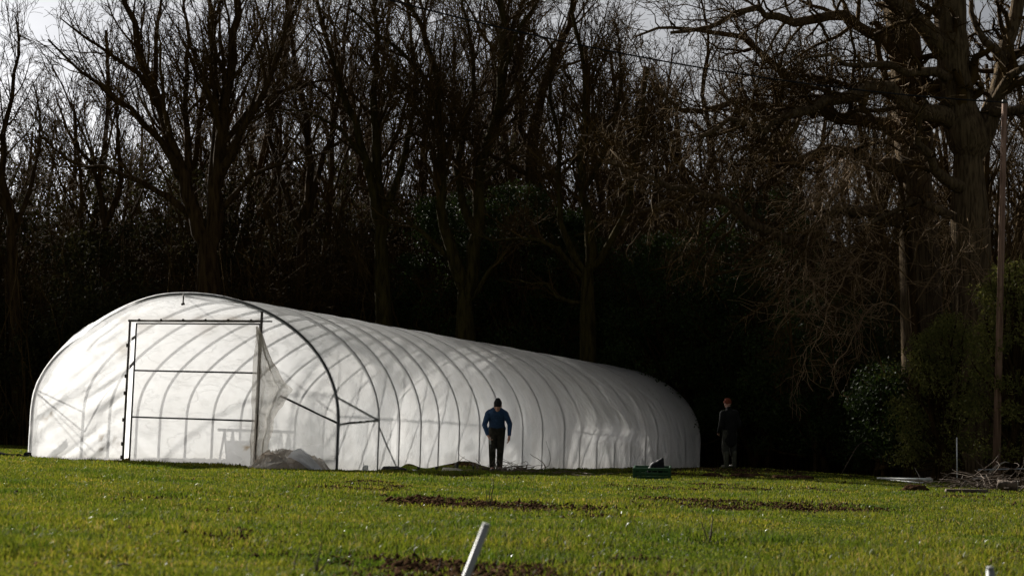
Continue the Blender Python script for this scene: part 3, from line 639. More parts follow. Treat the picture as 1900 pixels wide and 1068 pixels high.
def person_front(px, Y):
    f = foot(px, Y)
    r = empty('person', f, 'person in a blue jumper, dark trousers and black beanie stooping beside the polytunnel wall', 'person')
    hr = Matrix.Rotation(.55, 3, 'X') @ Matrix.Rotation(-.15, 3, 'Z'); hc = Vector((.02, -.30, 1.44))
    b = bmesh.new(); head(b, hc, hr)
    capsule(b, (.01, -.17, 1.34), hc + Vector((0, .03, -.05)), .058, .055)
    capsule(b, (0, 0, .90), (0, -.07, 1.12), .125, .13, squash=(1.1, .8, 1)); capsule(b, (0, -.07, 1.12), (0, -.15, 1.28), .135, .14, squash=(1.15, .8, 1))
    capsule(b, (-.15, -.15, 1.285), (.15, -.15, 1.275), .062, .062)
    AR = [(-.185, -.16, 1.265), (-.265, -.20, 1.03), (-.19, -.33, .81)]; AL = [(.185, -.15, 1.255), (.28, -.13, 1.04), (.265, -.26, .79)]
    for A in (AR, AL): capsule(b, A[0], A[1], .052, .043); capsule(b, A[1], A[2], .042, .028)
    LR = [(-.085, 0, .90), (-.10, -.06, .50), (-.10, .0, .09)]; LL = [(.085, 0, .90), (.075, -.03, .49), (.055, .09, .09)]
    for A in (LR, LL):
        capsule(b, A[0], A[1], .082, .058); capsule(b, A[1], A[2], .055, .04); capsule(b, A[2], Vector(A[2]) + Vector((0, -.12, -.045)), .04, .036)
    hand(b, AR[2], (.42, -.25, -.9), (.85, .2, .4), 1, .95); hand(b, AL[2], (-.05, -.15, -.95), (-.95, -.2, .0), -1, .55)
    flesh('body', b, M['skin'], r, .006, 3)
    # jumper
    b = bmesh.new()
    capsule(b, (0, .005, .955), (0, -.07, 1.12), .150, .150, 16, (1.16, .84, 1)); capsule(b, (0, -.07, 1.12), (0, -.155, 1.27), .152, .156, 16, (1.2, .84, 1))
    capsule(b, (-.15, -.15, 1.285), (0, -.16, 1.325), .076, .080); capsule(b, (.15, -.15, 1.275), (0, -.16, 1.325), .076, .080); capsule(b, (0, -.16, 1.33), (.005, -.205, 1.375), .075, .066)
    for A in (AR, AL):
        w = Vector(A[1]).lerp(Vector(A[2]), .9); capsule(b, A[0], A[1], .070, .057); capsule(b, A[1], w, .057, .040)
    capsule(b, (-.15, .0, .93), (.15, 0, .93), .05, .05)
    flesh('jumper', b, M['jumper'], r, .009, 5)
    # trousers
    b = bmesh.new()
    capsule(b, (-.05, .0, .90), (.05, .0, .90), .135, .135, 16)
    for A in (LR, LL):
        capsule(b, A[0], A[1], .104, .080); capsule(b, A[1], Vector(A[2]) + Vector((0, 0, -.02)), .078, .062)
        ball(b, Vector(A[1]) + Vector((0, -.02, -.02)), (.075, .075, .10))
    flesh('trousers', b, M['trousers'], r, .009, 5)
    # beanie
    b = bmesh.new()
    def P(x, y, z): return hc + hr @ Vector((x, y, z))
    ball(b, P(0, .020, .052), (.088, .106, .098), hr); ball(b, P(0, .03, .115), (.062, .07, .06), hr)
    capsule(b, P(-.05, -.065, .045), P(.05, -.065, .045), .024, .024)
    flesh('beanie', b, M['black_wool'], r, .007, 4)
    for A in (LR, LL):
        b = bmesh.new(); a_ = Vector(A[2])
        capsule(b, a_ + Vector((0, .01, .04)), a_ + Vector((0, .015, -.035)), .058, .056); capsule(b, a_ + Vector((0, .0, -.045)), a_ + Vector((0, -.16, -.05)), .050, .044)
        flesh('boot', b, M['boot'], r, .007, 4)
    # the tool he holds
    t = empty('hand_tool', (f[0], f[1], f[2]), 'small pale handled tool gripped in the hand of the person in the blue jumper', 'hand tool')
    h0 = Vector(AR[2]) + Vector((.055, -.03, -.09))
    tube_obj('handle', [([h0 + Vector((-.01, 0, .05)), h0 + Vector((.0, -.01, -.09))], [.013, .015])], 8, M['white_pipe'], t)
    tube_obj('blade', [([h0 + Vector((.0, -.01, -.09)), h0 + Vector((.004, -.02, -.15)), h0 + Vector((.01, -.03, -.19))], [.010, .014, .003])], 6, M['steel'], t)
person_front(922, 37.2)

def person_back(px, Y):
    f = foot(px, Y)
    r = empty('person', f, 'person in a dark coat and rust red beanie standing turned away beyond the polytunnel', 'person')
    r.rotation_euler = (0, 0, math.radians(208))                 # built facing -Y, turned to look away and to the left
    hr = Matrix.Rotation(.25, 3, 'X'); hc = Vector((0, -.10, 1.645))
    b = bmesh.new(); head(b, hc, hr)
    capsule(b, (0, -.03, 1.46), hc + Vector((0, .03, -.06)), .060, .056)
    capsule(b, (0, .0, .95), (0, 0, 1.18), .13, .135, squash=(1.1, .8, 1)); capsule(b, (0, 0, 1.18), (0, -.02, 1.36), .14, .14, squash=(1.15, .8, 1))
    AR = [(-.20, -.02, 1.41), (-.27, .02, 1.12), (-.24, -.16, .92)]; AL = [(.20, -.02, 1.41), (.27, .01, 1.12), (.22, -.18, .93)]
    for A in (AR, AL): capsule(b, A[0], A[1], .055, .045); capsule(b, A[1], A[2], .044, .03)
    LR = [(-.095, 0, .93), (-.115, -.02, .50), (-.12, .02, .09)]; LL = [(.095, 0, .93), (.11, -.03, .50), (.12, .01, .09)]
    for A in (LR, LL): capsule(b, A[0], A[1], .085, .06); capsule(b, A[1], A[2], .057, .042); capsule(b, A[2], Vector(A[2]) + Vector((0, -.12, -.045)), .04, .036)
    hand(b, AR[2], (.2, -.5, -.8), (.9, 0, .2), 1, .7); hand(b, AL[2], (-.2, -.5, -.8), (-.9, 0, .2), -1, .7)
    flesh('body', b, M['skin'], r, .007, 3)
    b = bmesh.new()
    capsule(b, (0, .01, .70), (0, .0, 1.05), .165, .160, 16, (1.18, .86, 1)); capsule(b, (0, 0, 1.05), (0, -.02, 1.36), .165, .165, 16, (1.2, .85, 1))
    capsule(b, (-.17, -.02, 1.415), (.17, -.02, 1.415), .082, .082); capsule(b, (0, -.03, 1.45), (0, -.05, 1.53), .078, .070)
    for A in (AR, AL):
        w = Vector(A[1]).lerp(Vector(A[2]), .95); capsule(b, A[0], A[1], .082, .070); capsule(b, A[1], w, .070, .052)
    flesh('coat', b, M['coat'], r, .01, 5)
    b = bmesh.new()
    for A in (LR, LL):
        capsule(b, A[0], A[1], .115, .098); capsule(b, A[1], Vector(A[1]) + Vector((0, .01, -.14)), .10, .085)
    capsule(b, (-.06, .0, .90), (.06, .0, .90), .13, .13)
    flesh('trousers', b, M['grey_trouser'], r, .01, 5)
    b = bmesh.new()
    def P(x, y, z): return hc + hr @ Vector((x, y, z))
    ball(b, P(0, .018, .050), (.092, .110, .098), hr); capsule(b, P(-.05, .07, .01), P(.05, .07, .01), .032, .032); capsule(b, P(-.05, -.06, .045), P(.05, -.06, .045), .026, .026)
    flesh('beanie', b, M['red_wool'], r, .007, 4)
    for A in (LR, LL):
        b = bmesh.new(); a_ = Vector(A[2])
        capsule(b, a_ + Vector((0, 0, .32)), a_ + Vector((0, .01, -.03)), .072, .058); capsule(b, a_ + Vector((0, .0, -.04)), a_ + Vector((0, -.16, -.045)), .052, .046)
        flesh('boot', b, M['wellington'], r, .008, 4)
person_back(1354, 44.0)

# ------------------------------------------------------------------ crate, bag and clutter by the tunnel wall
M['crate'] = noise_mat('green_plastic', (.006, .040, .012), (.010, .062, .018), 6, .45)
def build_crate(px, py):
    f = ground_at(px, py)
    r = empty('plastic_crate', f, 'open green slatted plastic crate on the grass near the far end of the polytunnel', 'crate'); r.rotation_euler = (0, 0, -.12)
    Lx, Ly, H = .66, .42, .27
    b = bmesh.new()
    for z in (.03, .095, .16): 
        for s in (-1, 1):
            add_box(b, (0, s * Ly / 2, z), (Lx, .014, .042)); add_box(b, (s * Lx / 2, 0, z), (.014, Ly, .042))
    for sx in (-1, 1):
        for sy in (-1, 1): add_box(b, (sx * Lx / 2, sy * Ly / 2, H / 2), (.045, .045, H))
    for k in range(-2, 3): add_box(b, (k * .11, -Ly / 2 - .009, .11), (.018, .012, .2)); add_box(b, (k * .11, Ly / 2 + .009, .11), (.018, .012, .2))
    bm_obj('wall', b, M['crate'], r, bevel=.004)
    b = bmesh.new()
    for s in (-1, 1): add_box(b, (0, s * (Ly / 2 + .004), H - .025), (Lx + .04, .03, .05)); add_box(b, (s * (Lx / 2 + .004), 0, H - .025), (.03, Ly + .04, .052))
    bm_obj('rim', b, M['crate'], r, bevel=.006)
    b = bmesh.new(); add_box(b, (0, 0, .012), (Lx - .03, Ly - .03, .012)); bm_obj('base', b, M['crate'], r)
    # bag resting in it
    b = bmesh.new(); ball(b, (0, 0, .10), (.15, .12, .13)); ball(b, (.06, 0, .19), (.08, .08, .08)); ball(b, (.10, .0, .25), (.035, .04, .045)); ball(b, (-.12, 0, .05), (.07, .1, .07))
    o = flesh('plastic_bag', b, M['black_plastic'], None, .012, 3); o.location = Vector(f) + Vector((.09, 0, .15)); tag(o, 'knotted shiny black plastic bag resting in the green crate', 'bag')
build_crate(1210, 889)

def lump(name, px, py, size, mat, label, cat, seed, group=None, n=36, dz=0.0):
    """irregular lump: a sphere pushed about by noise, sitting on the ground"""
    f = ground_at(px, py)
    th, ph = np.meshgrid(np.linspace(0, np.pi, n // 2), np.linspace(0, 2 * np.pi, n, endpoint=False), indexing='ij')
    d = np.stack([np.sin(th) * np.cos(ph), np.sin(th) * np.sin(ph), np.cos(th)], -1)
    r = 1 + .55 * fbm(d[..., 0] * 1.8 + seed, d[..., 1] * 1.8, d[..., 2] * 1.8, 4)
    V = (d * r[..., None] * np.array(size)).reshape(-1, 3)
    nu, nv = th.shape; i, j = np.meshgrid(np.arange(nu - 1), np.arange(nv), indexing='ij')
    q = np.stack([i * nv + j, (i + 1) * nv + j, (i + 1) * nv + (j + 1) % nv, i * nv + (j + 1) % nv], -1).reshape(-1, 4)
    o = link(name, np_mesh(name, V, [q]), mat); o.location = (f[0], f[1], f[2] + dz); tag(o, label, cat, group); return o

lump('stone', 769, 874, (.07, .06, .045), M['white_pipe'], 'small white stone on the grass left of the stakes', 'stone', 3)
lump('rubbish_sheet', 722, 873, (.30, .14, .075), M['dark_fabric'], 'flat dark crumpled cloth lying at the foot of the polytunnel wall', 'cloth', 8, dz=.02)
lump('plastic_scrap', 838, 874, (.20, .10, .05), M['film_dirty'], 'pale scrap of plastic film on the shaded grass left of the stooping person', 'plastic scrap', 11, dz=.02)
def bottle(px, py):
    f = ground_at(px, py); r = empty('plastic_bottle', f, 'small pale container with a black cap beside the dark cloth', 'container')
    b = bmesh.new(); add_box(b, (0, 0, .055), (.14, .09, .11)); bm_obj('shell', b, M['white_pipe'], r, bevel=.015)
    tube_obj('cap', [([(-.04, 0, .11), (-.04, 0, .17)], [.022, .016])], 8, M['black_plastic'], r)
bottle(676, 873)

for (px, Y, h, lab) in ((845, 37.3, .20, 'shortest of the three little stakes under the lifted hem'), (878, 37.9, .24, 'middle little stake under the lifted hem of the cover'), (905, 38.5, .2, 'little stake just left of the person in the blue jumper')):
    f = foot(px, Y); tag(tube_obj('stake', [([f - np.array([0, 0, .05]), f + np.array([.005, 0, h])], .022)], 6, M['steel']), lab, 'stake', 'little stakes along the tunnel wall')

def tangle(name, px, py, n, length, spread, rad, mat, label, cat, seed, up=.25, group=None, kind=None):
    rng = random.Random(seed); f = ground_at(px, py); L = []
    for _ in range(n):
        p = np.array([rng.gauss(0, spread[0]), rng.gauss(0, spread[1]), rng.uniform(0, spread[2])]); a = rng.uniform(0, 2 * math.pi); d = np.array([math.cos(a), math.sin(a) * .6, rng.uniform(-.15, up)])
        pts = []; ln = length * rng.uniform(.4, 1.2)
        for k in range(7):
            pts.append(p.copy()); d = d + np.array([rng.gauss(0, .22), rng.gauss(0, .22), rng.gauss(0, .16) - .03]); d /= np.linalg.norm(d); p = p + d * ln / 6; p[2] = max(p[2], .01)
        r0 = rad * rng.uniform(.5, 1.3); L.append((pts, np.linspace(r0, r0 * .3, 7)))
    o = tube_obj(name, L, 5, mat, cap=False); o.location = f; tag(o, label, cat, group, kind); return o
tangle('brush_pile', 925, 876, 90, .7, (.45, .3, .10), .010, M['dead_wood'], 'low heap of cut twigs at the feet of the person in the blue jumper', 'brush pile', 3)
tangle('twig_litter', 1055, 882, 26, .7, (.6, .3, .03), .007, M['dead_wood'], 'thin scatter of cut twigs on the shaded grass right of the stooping person', 'twigs', 4, .1, kind='stuff')
tube_obj('cut_branch', [([ground_at(930, 874) + np.array([0, 0, .05]), ground_at(945, 873) + np.array([0, 0, .12]), ground_at(968, 872) + np.array([0, 0, .10]), ground_at(985, 873) + np.array([0, -.2, .16])], [.022, .02, .016, .008])], 6, M['pale_wood'])
tag(bpy.data.objects['cut_branch'], 'pale cut branch lying on the low heap of twigs', 'branch')

# left front corner: dark pipe, board edge
f = tl(-xk - .1, -.15, .04); g = tl(-xk - .55, -.2, .06)
tag(tube_obj('drain_pipe', [([f, (f + g) / 2 + Vector((0, 0, -.02)), g], [.05, .05, .06])], 12, M['pipe_black']), 'short black pipe lying on the grass at the left foot of the front arch', 'pipe')
b = bmesh.new(); c = tl(-xk - .2, .9, .15); add_box(b, (0, 0, 0), (.9, .05, .16)); o = bm_obj('board', b, M['grey_board'], bevel=.006); o.location = c; o.rotation_euler = (.3, -.35, .9); tag(o, 'dark grey board leaning against the left side of the polytunnel', 'board')
lump('tunnel_weight', 50, 851, (.09, .09, .09), M['pipe_black'], 'small black weight against the left foot of the front arch', 'weight', 5, dz=.04)

# dug soil on the right
for (px, py, s, sd, lab) in ((1318, 884, .17, 1, 'mound of dug soil nearest the green crate'), (1378, 885, .20, 2, 'mound of dug soil in front of the person in the dark coat'), (1452, 887, .15, 3, 'lit mound of soil well right of the person in the dark coat'), (1482, 890, .20, 4, 'dark clod of soil farthest right of the dug mounds'), (1405, 883, .13, 6, 'small clod of soil just right of the standing person'), (1345, 889, .11, 9, 'small clod of soil between the crate and the standing person')):
    lump('soil_mound', px, py, (s * 1.5, s * 1.1, s * .55), M['soil'], lab, 'soil mound', sd * 3.7, 'mounds of dug soil')

# ------------------------------------------------------------------ trees
class Tree:
    def __init__(s, seed): s.r = random.Random(seed); s.L = {0: [], 1: [], 2: [], 3: [], 4: []}
    def spec(s, **k):
        base = dict(seg=(1.0, .8, .55, .4, .3), wig=(.06, .16, .22, .28, .3), trop=(.03, .07, .06, .04, .02), dens=(1.1, 1.5, 2.6, 4.0), ang=(.7, .75, .8, .8), ratio=(.55, .5, .5, .5), start=(.3, .25, .15, .1), maxl=4, droop=0.0, npt=(14, 10, 7, 5, 4), tip=.005, zmax=99)
        base.update(k); s.s = base; return s
    def kids(s, pts, rad, lvl, L):
        S = s.s; r = s.r
        if lvl >= S['maxl']: return
        n = len(pts); cnt = max(1, int(L * S['dens'][lvl] * r.uniform(.8, 1.2)))
        for _ in range(cnt):
            f = S['start'][lvl] + (1 - S['start'][lvl]) * r.random(); x = f * (n - 1); i = min(int(x), n - 2); u = x - i
            p = [pts[i][k] * (1 - u) + pts[i + 1][k] * u for k in range(3)]; rr = rad[i] * (1 - u) + rad[i + 1] * u
            d = [pts[i + 1][k] - pts[i][k] for k in range(3)]
            s.branch(p, s.turn(d, S['ang'][lvl] * r.uniform(.6, 1.35)), max(.25, L * S['ratio'][lvl] * (1.15 - .7 * f) * r.uniform(.6, 1.3)), rr * r.uniform(.28, .52), lvl + 1)
    def turn(s, d, a):
        r = s.r; v = Vector(d).normalized(); q = Vector((r.gauss(0, 1), r.gauss(0, 1), r.gauss(0, 1))); q = (q - v * q.dot(v)).normalized()
        return v * math.cos(a) + q * math.sin(a)
    def branch(s, p, d, L, r0, lvl):
        S = s.s; r = s.r
        if p[2] > S['zmax']: return
        n = S['npt'][lvl]; st = L / (n - 1); w = S['wig'][lvl]; tr = S['trop'][lvl] - (S['droop'] if lvl >= 2 else 0)
        x, y, z = p; dx, dy, dz = d; pts = [(x, y, z)]; r0 = max(r0, S['tip'] * 1.15); r1 = max(S['tip'], r0 * .28); g = r.gauss
        for i in range(1, n):
            dx += g(0, w); dy += g(0, w); dz += g(0, w) + tr
            k = 1 / math.sqrt(dx * dx + dy * dy + dz * dz + 1e-9); dx *= k; dy *= k; dz *= k
            x += dx * st; y += dy * st; z += dz * st; pts.append((x, y, z))
        rad = [r0 + (r1 - r0) * i / (n - 1) for i in range(n)]
        s.L[lvl].append((pts, rad)); s.kids(pts, rad, lvl, L)
    def hand(s, pts, r0, r1, lvl=1, wig=.12, kids=True, step=.6, collar=0.0):
        """a limb laid along given points, resampled and roughened, then furnished with branches"""
        P = np.array(pts, float); P = np.vstack([P[0] - (P[1] - P[0]) / np.linalg.norm(P[1] - P[0]) * min(.5, r0 * 2), P]); d = np.r_[0, np.cumsum(np.linalg.norm(np.diff(P, axis=0), axis=1))]; L = d[-1]; n = max(6, int(L / step))
        t = np.linspace(0, L, n); Q = np.empty((n, 3))
        for k in range(3):                                             # Catmull-Rom through the points
            m = np.gradient(P[:, k], d); i = np.clip(np.searchsorted(d, t, side='right') - 1, 0, len(d) - 2); h = d[i + 1] - d[i]; u = (t - d[i]) / h
            Q[:, k] = (2 * u ** 3 - 3 * u ** 2 + 1) * P[i, k] + (u ** 3 - 2 * u ** 2 + u) * h * m[i] + (-2 * u ** 3 + 3 * u ** 2) * P[i + 1, k] + (u ** 3 - u ** 2) * h * m[i + 1]
        jit = np.array([[s.r.gauss(0, wig) for _ in range(3)] for _ in range(n)]); jit[0] = 0; Q += jit * np.minimum(1, np.linspace(r1, r0, n)[::-1, None] * 0 + 1) * .8
        rad = np.linspace(r0, r1, n) * (1 + .10 * np.array([s.r.gauss(0, 1) for _ in range(n)]) * (r0 > .15) * .5)
        dd = np.linspace(0, L, n); rad = rad + collar * np.exp(-(dd / 1.1) ** 1.3)
        rad[0] *= .45
        pts = [tuple(q) for q in Q]; rad = [max(.006, float(x)) for x in rad]
        s.L[lvl].append((pts, rad))
        if kids: s.kids(pts, rad, lvl, L)
        return Q
    def meshes(s, off=(0, 0, 0)):
        o = np.array(off, float); res = []
        for lv, sides in (((0, 1), (12, 8)), ((2, 3, 4), (5, 3, 3))):
            V, Q = [], []
            for l, sd in zip(lv, sides):
                if s.L[l]: tubes(V, Q, [(np.array(p) - o, np.array(r)) for p, r in s.L[l]], sd)
            res.append((np.concatenate(V), np.concatenate(Q)) if V else None)
        return res
    def build(s, base, label, group='bare trees at the edge of the wood', bark='bark', twig='twig', name='bare_tree'):
        r = empty(name, base, label, 'tree', group); a, c = s.meshes(base)
        link('trunk', np_mesh('trunk', a[0], [a[1]]), M[bark], r)
        if c: link('crown', np_mesh('crown', c[0], [c[1]]), M[twig], r)
        return r

def px_line(seq, Y0, Y1):
    n = len(seq); return [at(x, y, Y0 + (Y1 - Y0) * i / (n - 1)) for i, (x, y) in enumerate(seq)]

def flare(tree, base, px, py, Y, r):
    """trunk from the ground to a photo point, with a root flare"""
    top = at(px, py, Y); b = np.array(base) - np.array([0, 0, .3]); m1 = b + (top - b) * .06; m2 = b + (top - b) * .18
    pts = [b, m1, m2, b + (top - b) * .5, b + (top - b) * .75, top]
    tree.L[0].append(([tuple(p) for p in pts], [r * 1.6, r * 1.3, r * 1.1, r * .98, r * .93, r * .6]))

UPR = dict(wig=(.05, .10, .14, .20, .26), tip=.0062, dens=(1.0, 2.3, 3.8, 6.0), ang=(.5, .55, .65, .7), ratio=(.5, .46, .48, .52), trop=(.03, .10, .09, .06, .03))
# 1: the multi-stemmed tree behind the front arch
T = Tree(11).spec(**dict(UPR, zmax=9.9)); Y = 57.5; base = foot(392, Y); flare(T, base, 385, 440, Y, .46)
for seq, r0, r1, dy in (([(375, 440), (330, 300), (280, 150), (245, 50), (225, -30)], .34, .10, -1), ([(395, 440), (405, 300), (418, 200), (435, 60), (445, -40)], .36, .14, 0), ([(390, 400), (400, 250), (398, 130), (390, 20), (385, -40)], .26, .09, 1.5),
                        ([(345, 345), (290, 250), (220, 190), (150, 130), (90, 80)], .2, .04, -3), ([(300, 200), (240, 120), (170, 80), (110, 30)], .15, .03, -2), ([(410, 330), (450, 240), (490, 170), (530, 60), (560, -10)], .2, .05, -2.5),
                        ([(360, 400), (300, 360), (220, 320), (130, 300), (60, 230)], .16, .03, 2), ([(420, 260), (470, 200), (540, 160), (620, 150)], .15, .03, 2), ([(400, 400), (460, 330), (540, 300), (610, 280)], .14, .03, -1.5), ([(350, 330), (345, 200), (350, 80), (340, -20)], .17, .05, 2.5), ([(285, 170), (290, 80), (300, -20)], .12, .05, 0)):
    T.hand(px_line(seq, Y, Y + dy), r0 * .74, r1 * .75, wig=.05, collar=r0 * .25)
T.build(base, 'tall bare tree behind the front arch, forking into a left leaning and an upright stem')
# 2-6: upright trees behind the middle of the tunnel
def upright(seed, px, Y, r, fork, stems, label, bark='bark', spec=UPR):
    T = Tree(seed).spec(**dict(spec, zmax=9.9 if px < 600 else 99)); base = foot(px, Y); r *= .85; flare(T, base, fork[0], fork[1], Y, r)
    for i, (seq, r0, r1, dy) in enumerate(stems): T.hand(px_line(seq, Y, Y + dy), r0 * .82, r1 * .8, wig=.055, collar=(max(0, r * .85 - r0 * .82) if i == 0 else r0 * .25))
    T.build(base, label, bark=bark)
upright(21, 725, 59, .36, (705, 420), (([(705, 420), (680, 300), (640, 180), (600, 60), (585, -20)], .22, .07, -1), ([(708, 430), (700, 300), (692, 170), (700, 60), (690, -30)], .24, .08, 1), ([(700, 330), (650, 260), (590, 220), (520, 200)], .12, .03, -2), ([(705, 400), (750, 300), (770, 180), (760, 60), (750, -20)], .16, .05, 2)),
        'slender mossy bare tree, nearest on the left of the wide low forked tree', 'bark_green')
upright(22, 868, 58, .44, (862, 540), (([(862, 540), (840, 470), (822, 380), (815, 250), (805, 130), (775, 40), (740, -20)], .26, .08, -1.5), ([(868, 540), (885, 420), (895, 300), (925, 200), (937, 80), (930, -30)], .30, .13, .5), ([(880, 430), (850, 330), (865, 230), (880, 120), (862, 20), (855, -20)], .17, .05, 2), ([(935, 130), (960, 60), (1000, 0)], .1, .04, 0),
                                        ([(890, 340), (940, 290), (985, 260)], .1, .03, 1), ([(815, 200), (770, 120), (700, 60), (640, 10)], .13, .04, -2), ([(830, 480), (770, 420), (700, 360), (640, 340)], .12, .03, 1.5), ([(868, 560), (930, 470), (985, 420), (1050, 400)], .11, .03, -2)),
        'wide bare tree forking low into two sinuous stems above the middle of the tunnel', 'bark_green')
upright(23, 985, 61, .42, (985, 300), (([(985, 300), (1000, 190), (1030, 110), (1060, 30), (1070, -20)], .26, .10, 0), ([(985, 320), (968, 220), (955, 120), (975, 60), (990, -10)], .18, .05, 2), ([(985, 360), (1040, 300), (1110, 280), (1180, 240)], .12, .03, -2), ([(985, 330), (920, 290), (870, 250), (840, 190)], .12, .03, -2), ([(1030, 110), (1010, 70), (990, 60)], .09, .03, 0)),
        'straight thick trunked bare tree right of the wide forked tree')
upright(24, 1092, 55.5, .33, (1090, 495), (([(1090, 495), (1090, 400), (1078, 300), (1085, 180), (1070, 60), (1065, -20)], .21, .06, 0), ([(1092, 500), (1125, 460), (1160, 400), (1172, 330), (1190, 240), (1200, 130)], .16, .05, -1), ([(1085, 500), (1050, 440), (1035, 370), (1040, 270), (1020, 180), (1030, 80)], .15, .05, 1.5), ([(1088, 520), (1030, 460), (980, 440), (920, 450), (870, 430)], .11, .03, -1), ([(1085, 350), (1130, 260), (1150, 150), (1140, 40)], .12, .04, 1), ([(1085, 560), (1040, 555), (1000, 520), (950, 525)], .08, .025, 0)),
        'bare tree with a three way fork, behind the sagging far part of the tunnel', 'bark_green')
upright(25, 560, 62, .30, (560, 420), (([(560, 420), (575, 300), (560, 180), (540, 60), (530, -30)], .2, .06, 0), ([(560, 430), (600, 300), (630, 180), (640, 60), (650, -20)], .16, .05, 2), ([(560, 440), (520, 330), (500, 230), (490, 120), (470, 20)], .15, .04, -1)),
        'thin bare tree between the front arch tree and the slender mossy tree')
upright(26, 40, 60, .30, (20, 420), (([(20, 420), (5, 300), (15, 200), (35, 90), (30, 30)], .18, .04, 0), ([(25, 430), (60, 330), (75, 250), (60, 150)], .12, .03, 2), ([(20, 400), (-30, 320), (-70, 230), (-90, 120)], .14, .04, 0)),
        'crooked bare tree farthest left against the white sky')
upright(27, 190, 63, .28, (195, 430), (([(195, 430), (180, 330), (130, 250), (100, 170)], .15, .03, 0), ([(195, 420), (225, 330), (215, 230), (235, 140)], .15, .03, 1)),
        'low bare tree in front of the dark wood between the two leftmost trunks')
upright(28, 1290, 60, .26, (1300, 380), (([(1300, 380), (1320, 280), (1300, 180), (1315, 80), (1300, -10)], .14, .04, 0), ([(1300, 390), (1260, 300), (1240, 200), (1250, 90)], .12, .03, 1)),
        'slim bare tree rising out of the evergreen bushes behind the far end of the tunnel')
# the two old oaks at the right, with long crooked limbs
OAK = dict(wig=(.06, .30, .34, .36, .36), trop=(.02, .03, .03, .02, .01), tip=.006, dens=(1.0, 3.0, 4.6, 5.4), ang=(.7, .8, .85, .85), ratio=(.5, .42, .46, .5))
def oak(seed, px, Y, r, fork, stems, label, base_r=1.0):
    T = Tree(seed).spec(**OAK); base = foot(px, Y); flare(T, base, fork[0], fork[1], Y, r)
    for i, (seq, r0, r1, dy, w) in enumerate(stems): T.hand(px_line(seq, Y, Y + dy), r0, r1, wig=w, step=.45, collar=(max(0, r * .95 - r0) if i == 0 else r0 * .3))
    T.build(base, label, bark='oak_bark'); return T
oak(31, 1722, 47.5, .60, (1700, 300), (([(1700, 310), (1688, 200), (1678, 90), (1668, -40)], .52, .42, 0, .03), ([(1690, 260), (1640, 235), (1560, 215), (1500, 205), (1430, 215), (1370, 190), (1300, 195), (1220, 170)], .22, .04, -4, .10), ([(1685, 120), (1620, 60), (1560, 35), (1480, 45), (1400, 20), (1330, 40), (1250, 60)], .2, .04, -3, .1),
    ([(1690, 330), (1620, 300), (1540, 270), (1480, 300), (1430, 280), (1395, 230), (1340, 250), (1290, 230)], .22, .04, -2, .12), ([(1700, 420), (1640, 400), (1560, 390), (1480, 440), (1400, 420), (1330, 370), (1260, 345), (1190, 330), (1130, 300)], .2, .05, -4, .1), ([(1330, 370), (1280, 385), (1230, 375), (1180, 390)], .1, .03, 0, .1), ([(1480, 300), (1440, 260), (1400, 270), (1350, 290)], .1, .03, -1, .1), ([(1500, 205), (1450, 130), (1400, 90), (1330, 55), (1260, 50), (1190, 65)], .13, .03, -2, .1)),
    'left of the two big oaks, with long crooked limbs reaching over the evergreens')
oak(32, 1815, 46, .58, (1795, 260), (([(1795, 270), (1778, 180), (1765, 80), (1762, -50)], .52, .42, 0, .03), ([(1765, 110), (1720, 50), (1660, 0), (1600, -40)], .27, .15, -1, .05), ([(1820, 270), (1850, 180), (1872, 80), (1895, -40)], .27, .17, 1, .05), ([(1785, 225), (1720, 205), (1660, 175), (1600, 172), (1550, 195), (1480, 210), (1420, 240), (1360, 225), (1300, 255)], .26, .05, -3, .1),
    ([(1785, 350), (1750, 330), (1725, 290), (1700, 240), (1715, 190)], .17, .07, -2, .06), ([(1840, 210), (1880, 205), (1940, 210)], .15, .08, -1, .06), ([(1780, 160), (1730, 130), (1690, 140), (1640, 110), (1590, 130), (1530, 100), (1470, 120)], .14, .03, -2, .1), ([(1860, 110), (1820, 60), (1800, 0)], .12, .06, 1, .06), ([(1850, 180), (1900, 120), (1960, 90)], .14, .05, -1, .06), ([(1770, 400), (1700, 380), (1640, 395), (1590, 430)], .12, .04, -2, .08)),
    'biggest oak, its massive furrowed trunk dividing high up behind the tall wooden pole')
# hanging sunlit twigs under the oaks
def hanging():
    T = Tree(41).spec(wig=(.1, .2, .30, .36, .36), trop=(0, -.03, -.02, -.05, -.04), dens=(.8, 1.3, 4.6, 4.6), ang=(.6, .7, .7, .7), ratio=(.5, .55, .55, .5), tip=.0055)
    base = foot(1690, 46.5); T.L[0].append(([tuple(base - np.array([0, 0, .2])), tuple(base + np.array([0, 0, 1.5])), tuple(at(1700, 620, 46.5)), tuple(at(1688, 480, 46.3)), tuple(at(1670, 330, 46))], [.2, .16, .14, .11, .06]))
    for seq in ([(1688, 480), (1640, 400), (1580, 340), (1530, 380), (1500, 460), (1490, 540)], [(1680, 400), (1620, 320), (1570, 300), (1530, 320), (1500, 380)], [(1690, 520), (1640, 470), (1590, 480), (1550, 540), (1520, 620), (1490, 660)], [(1670, 340), (1640, 270), (1600, 250), (1560, 280), (1545, 350)],
                [(1700, 560), (1740, 500), (1790, 480), (1830, 520), (1850, 600)], [(1690, 500), (1720, 430), (1760, 400), (1800, 430)], [(1695, 600), (1650, 560), (1610, 580), (1570, 650), (1540, 690)]):
        T.hand(px_line(seq, 46.2, 45 - .8 * T.r.random() * 2), .024, .009, lvl=2, wig=.05, step=.35)
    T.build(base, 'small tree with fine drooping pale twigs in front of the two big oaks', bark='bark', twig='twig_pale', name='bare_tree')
hanging()

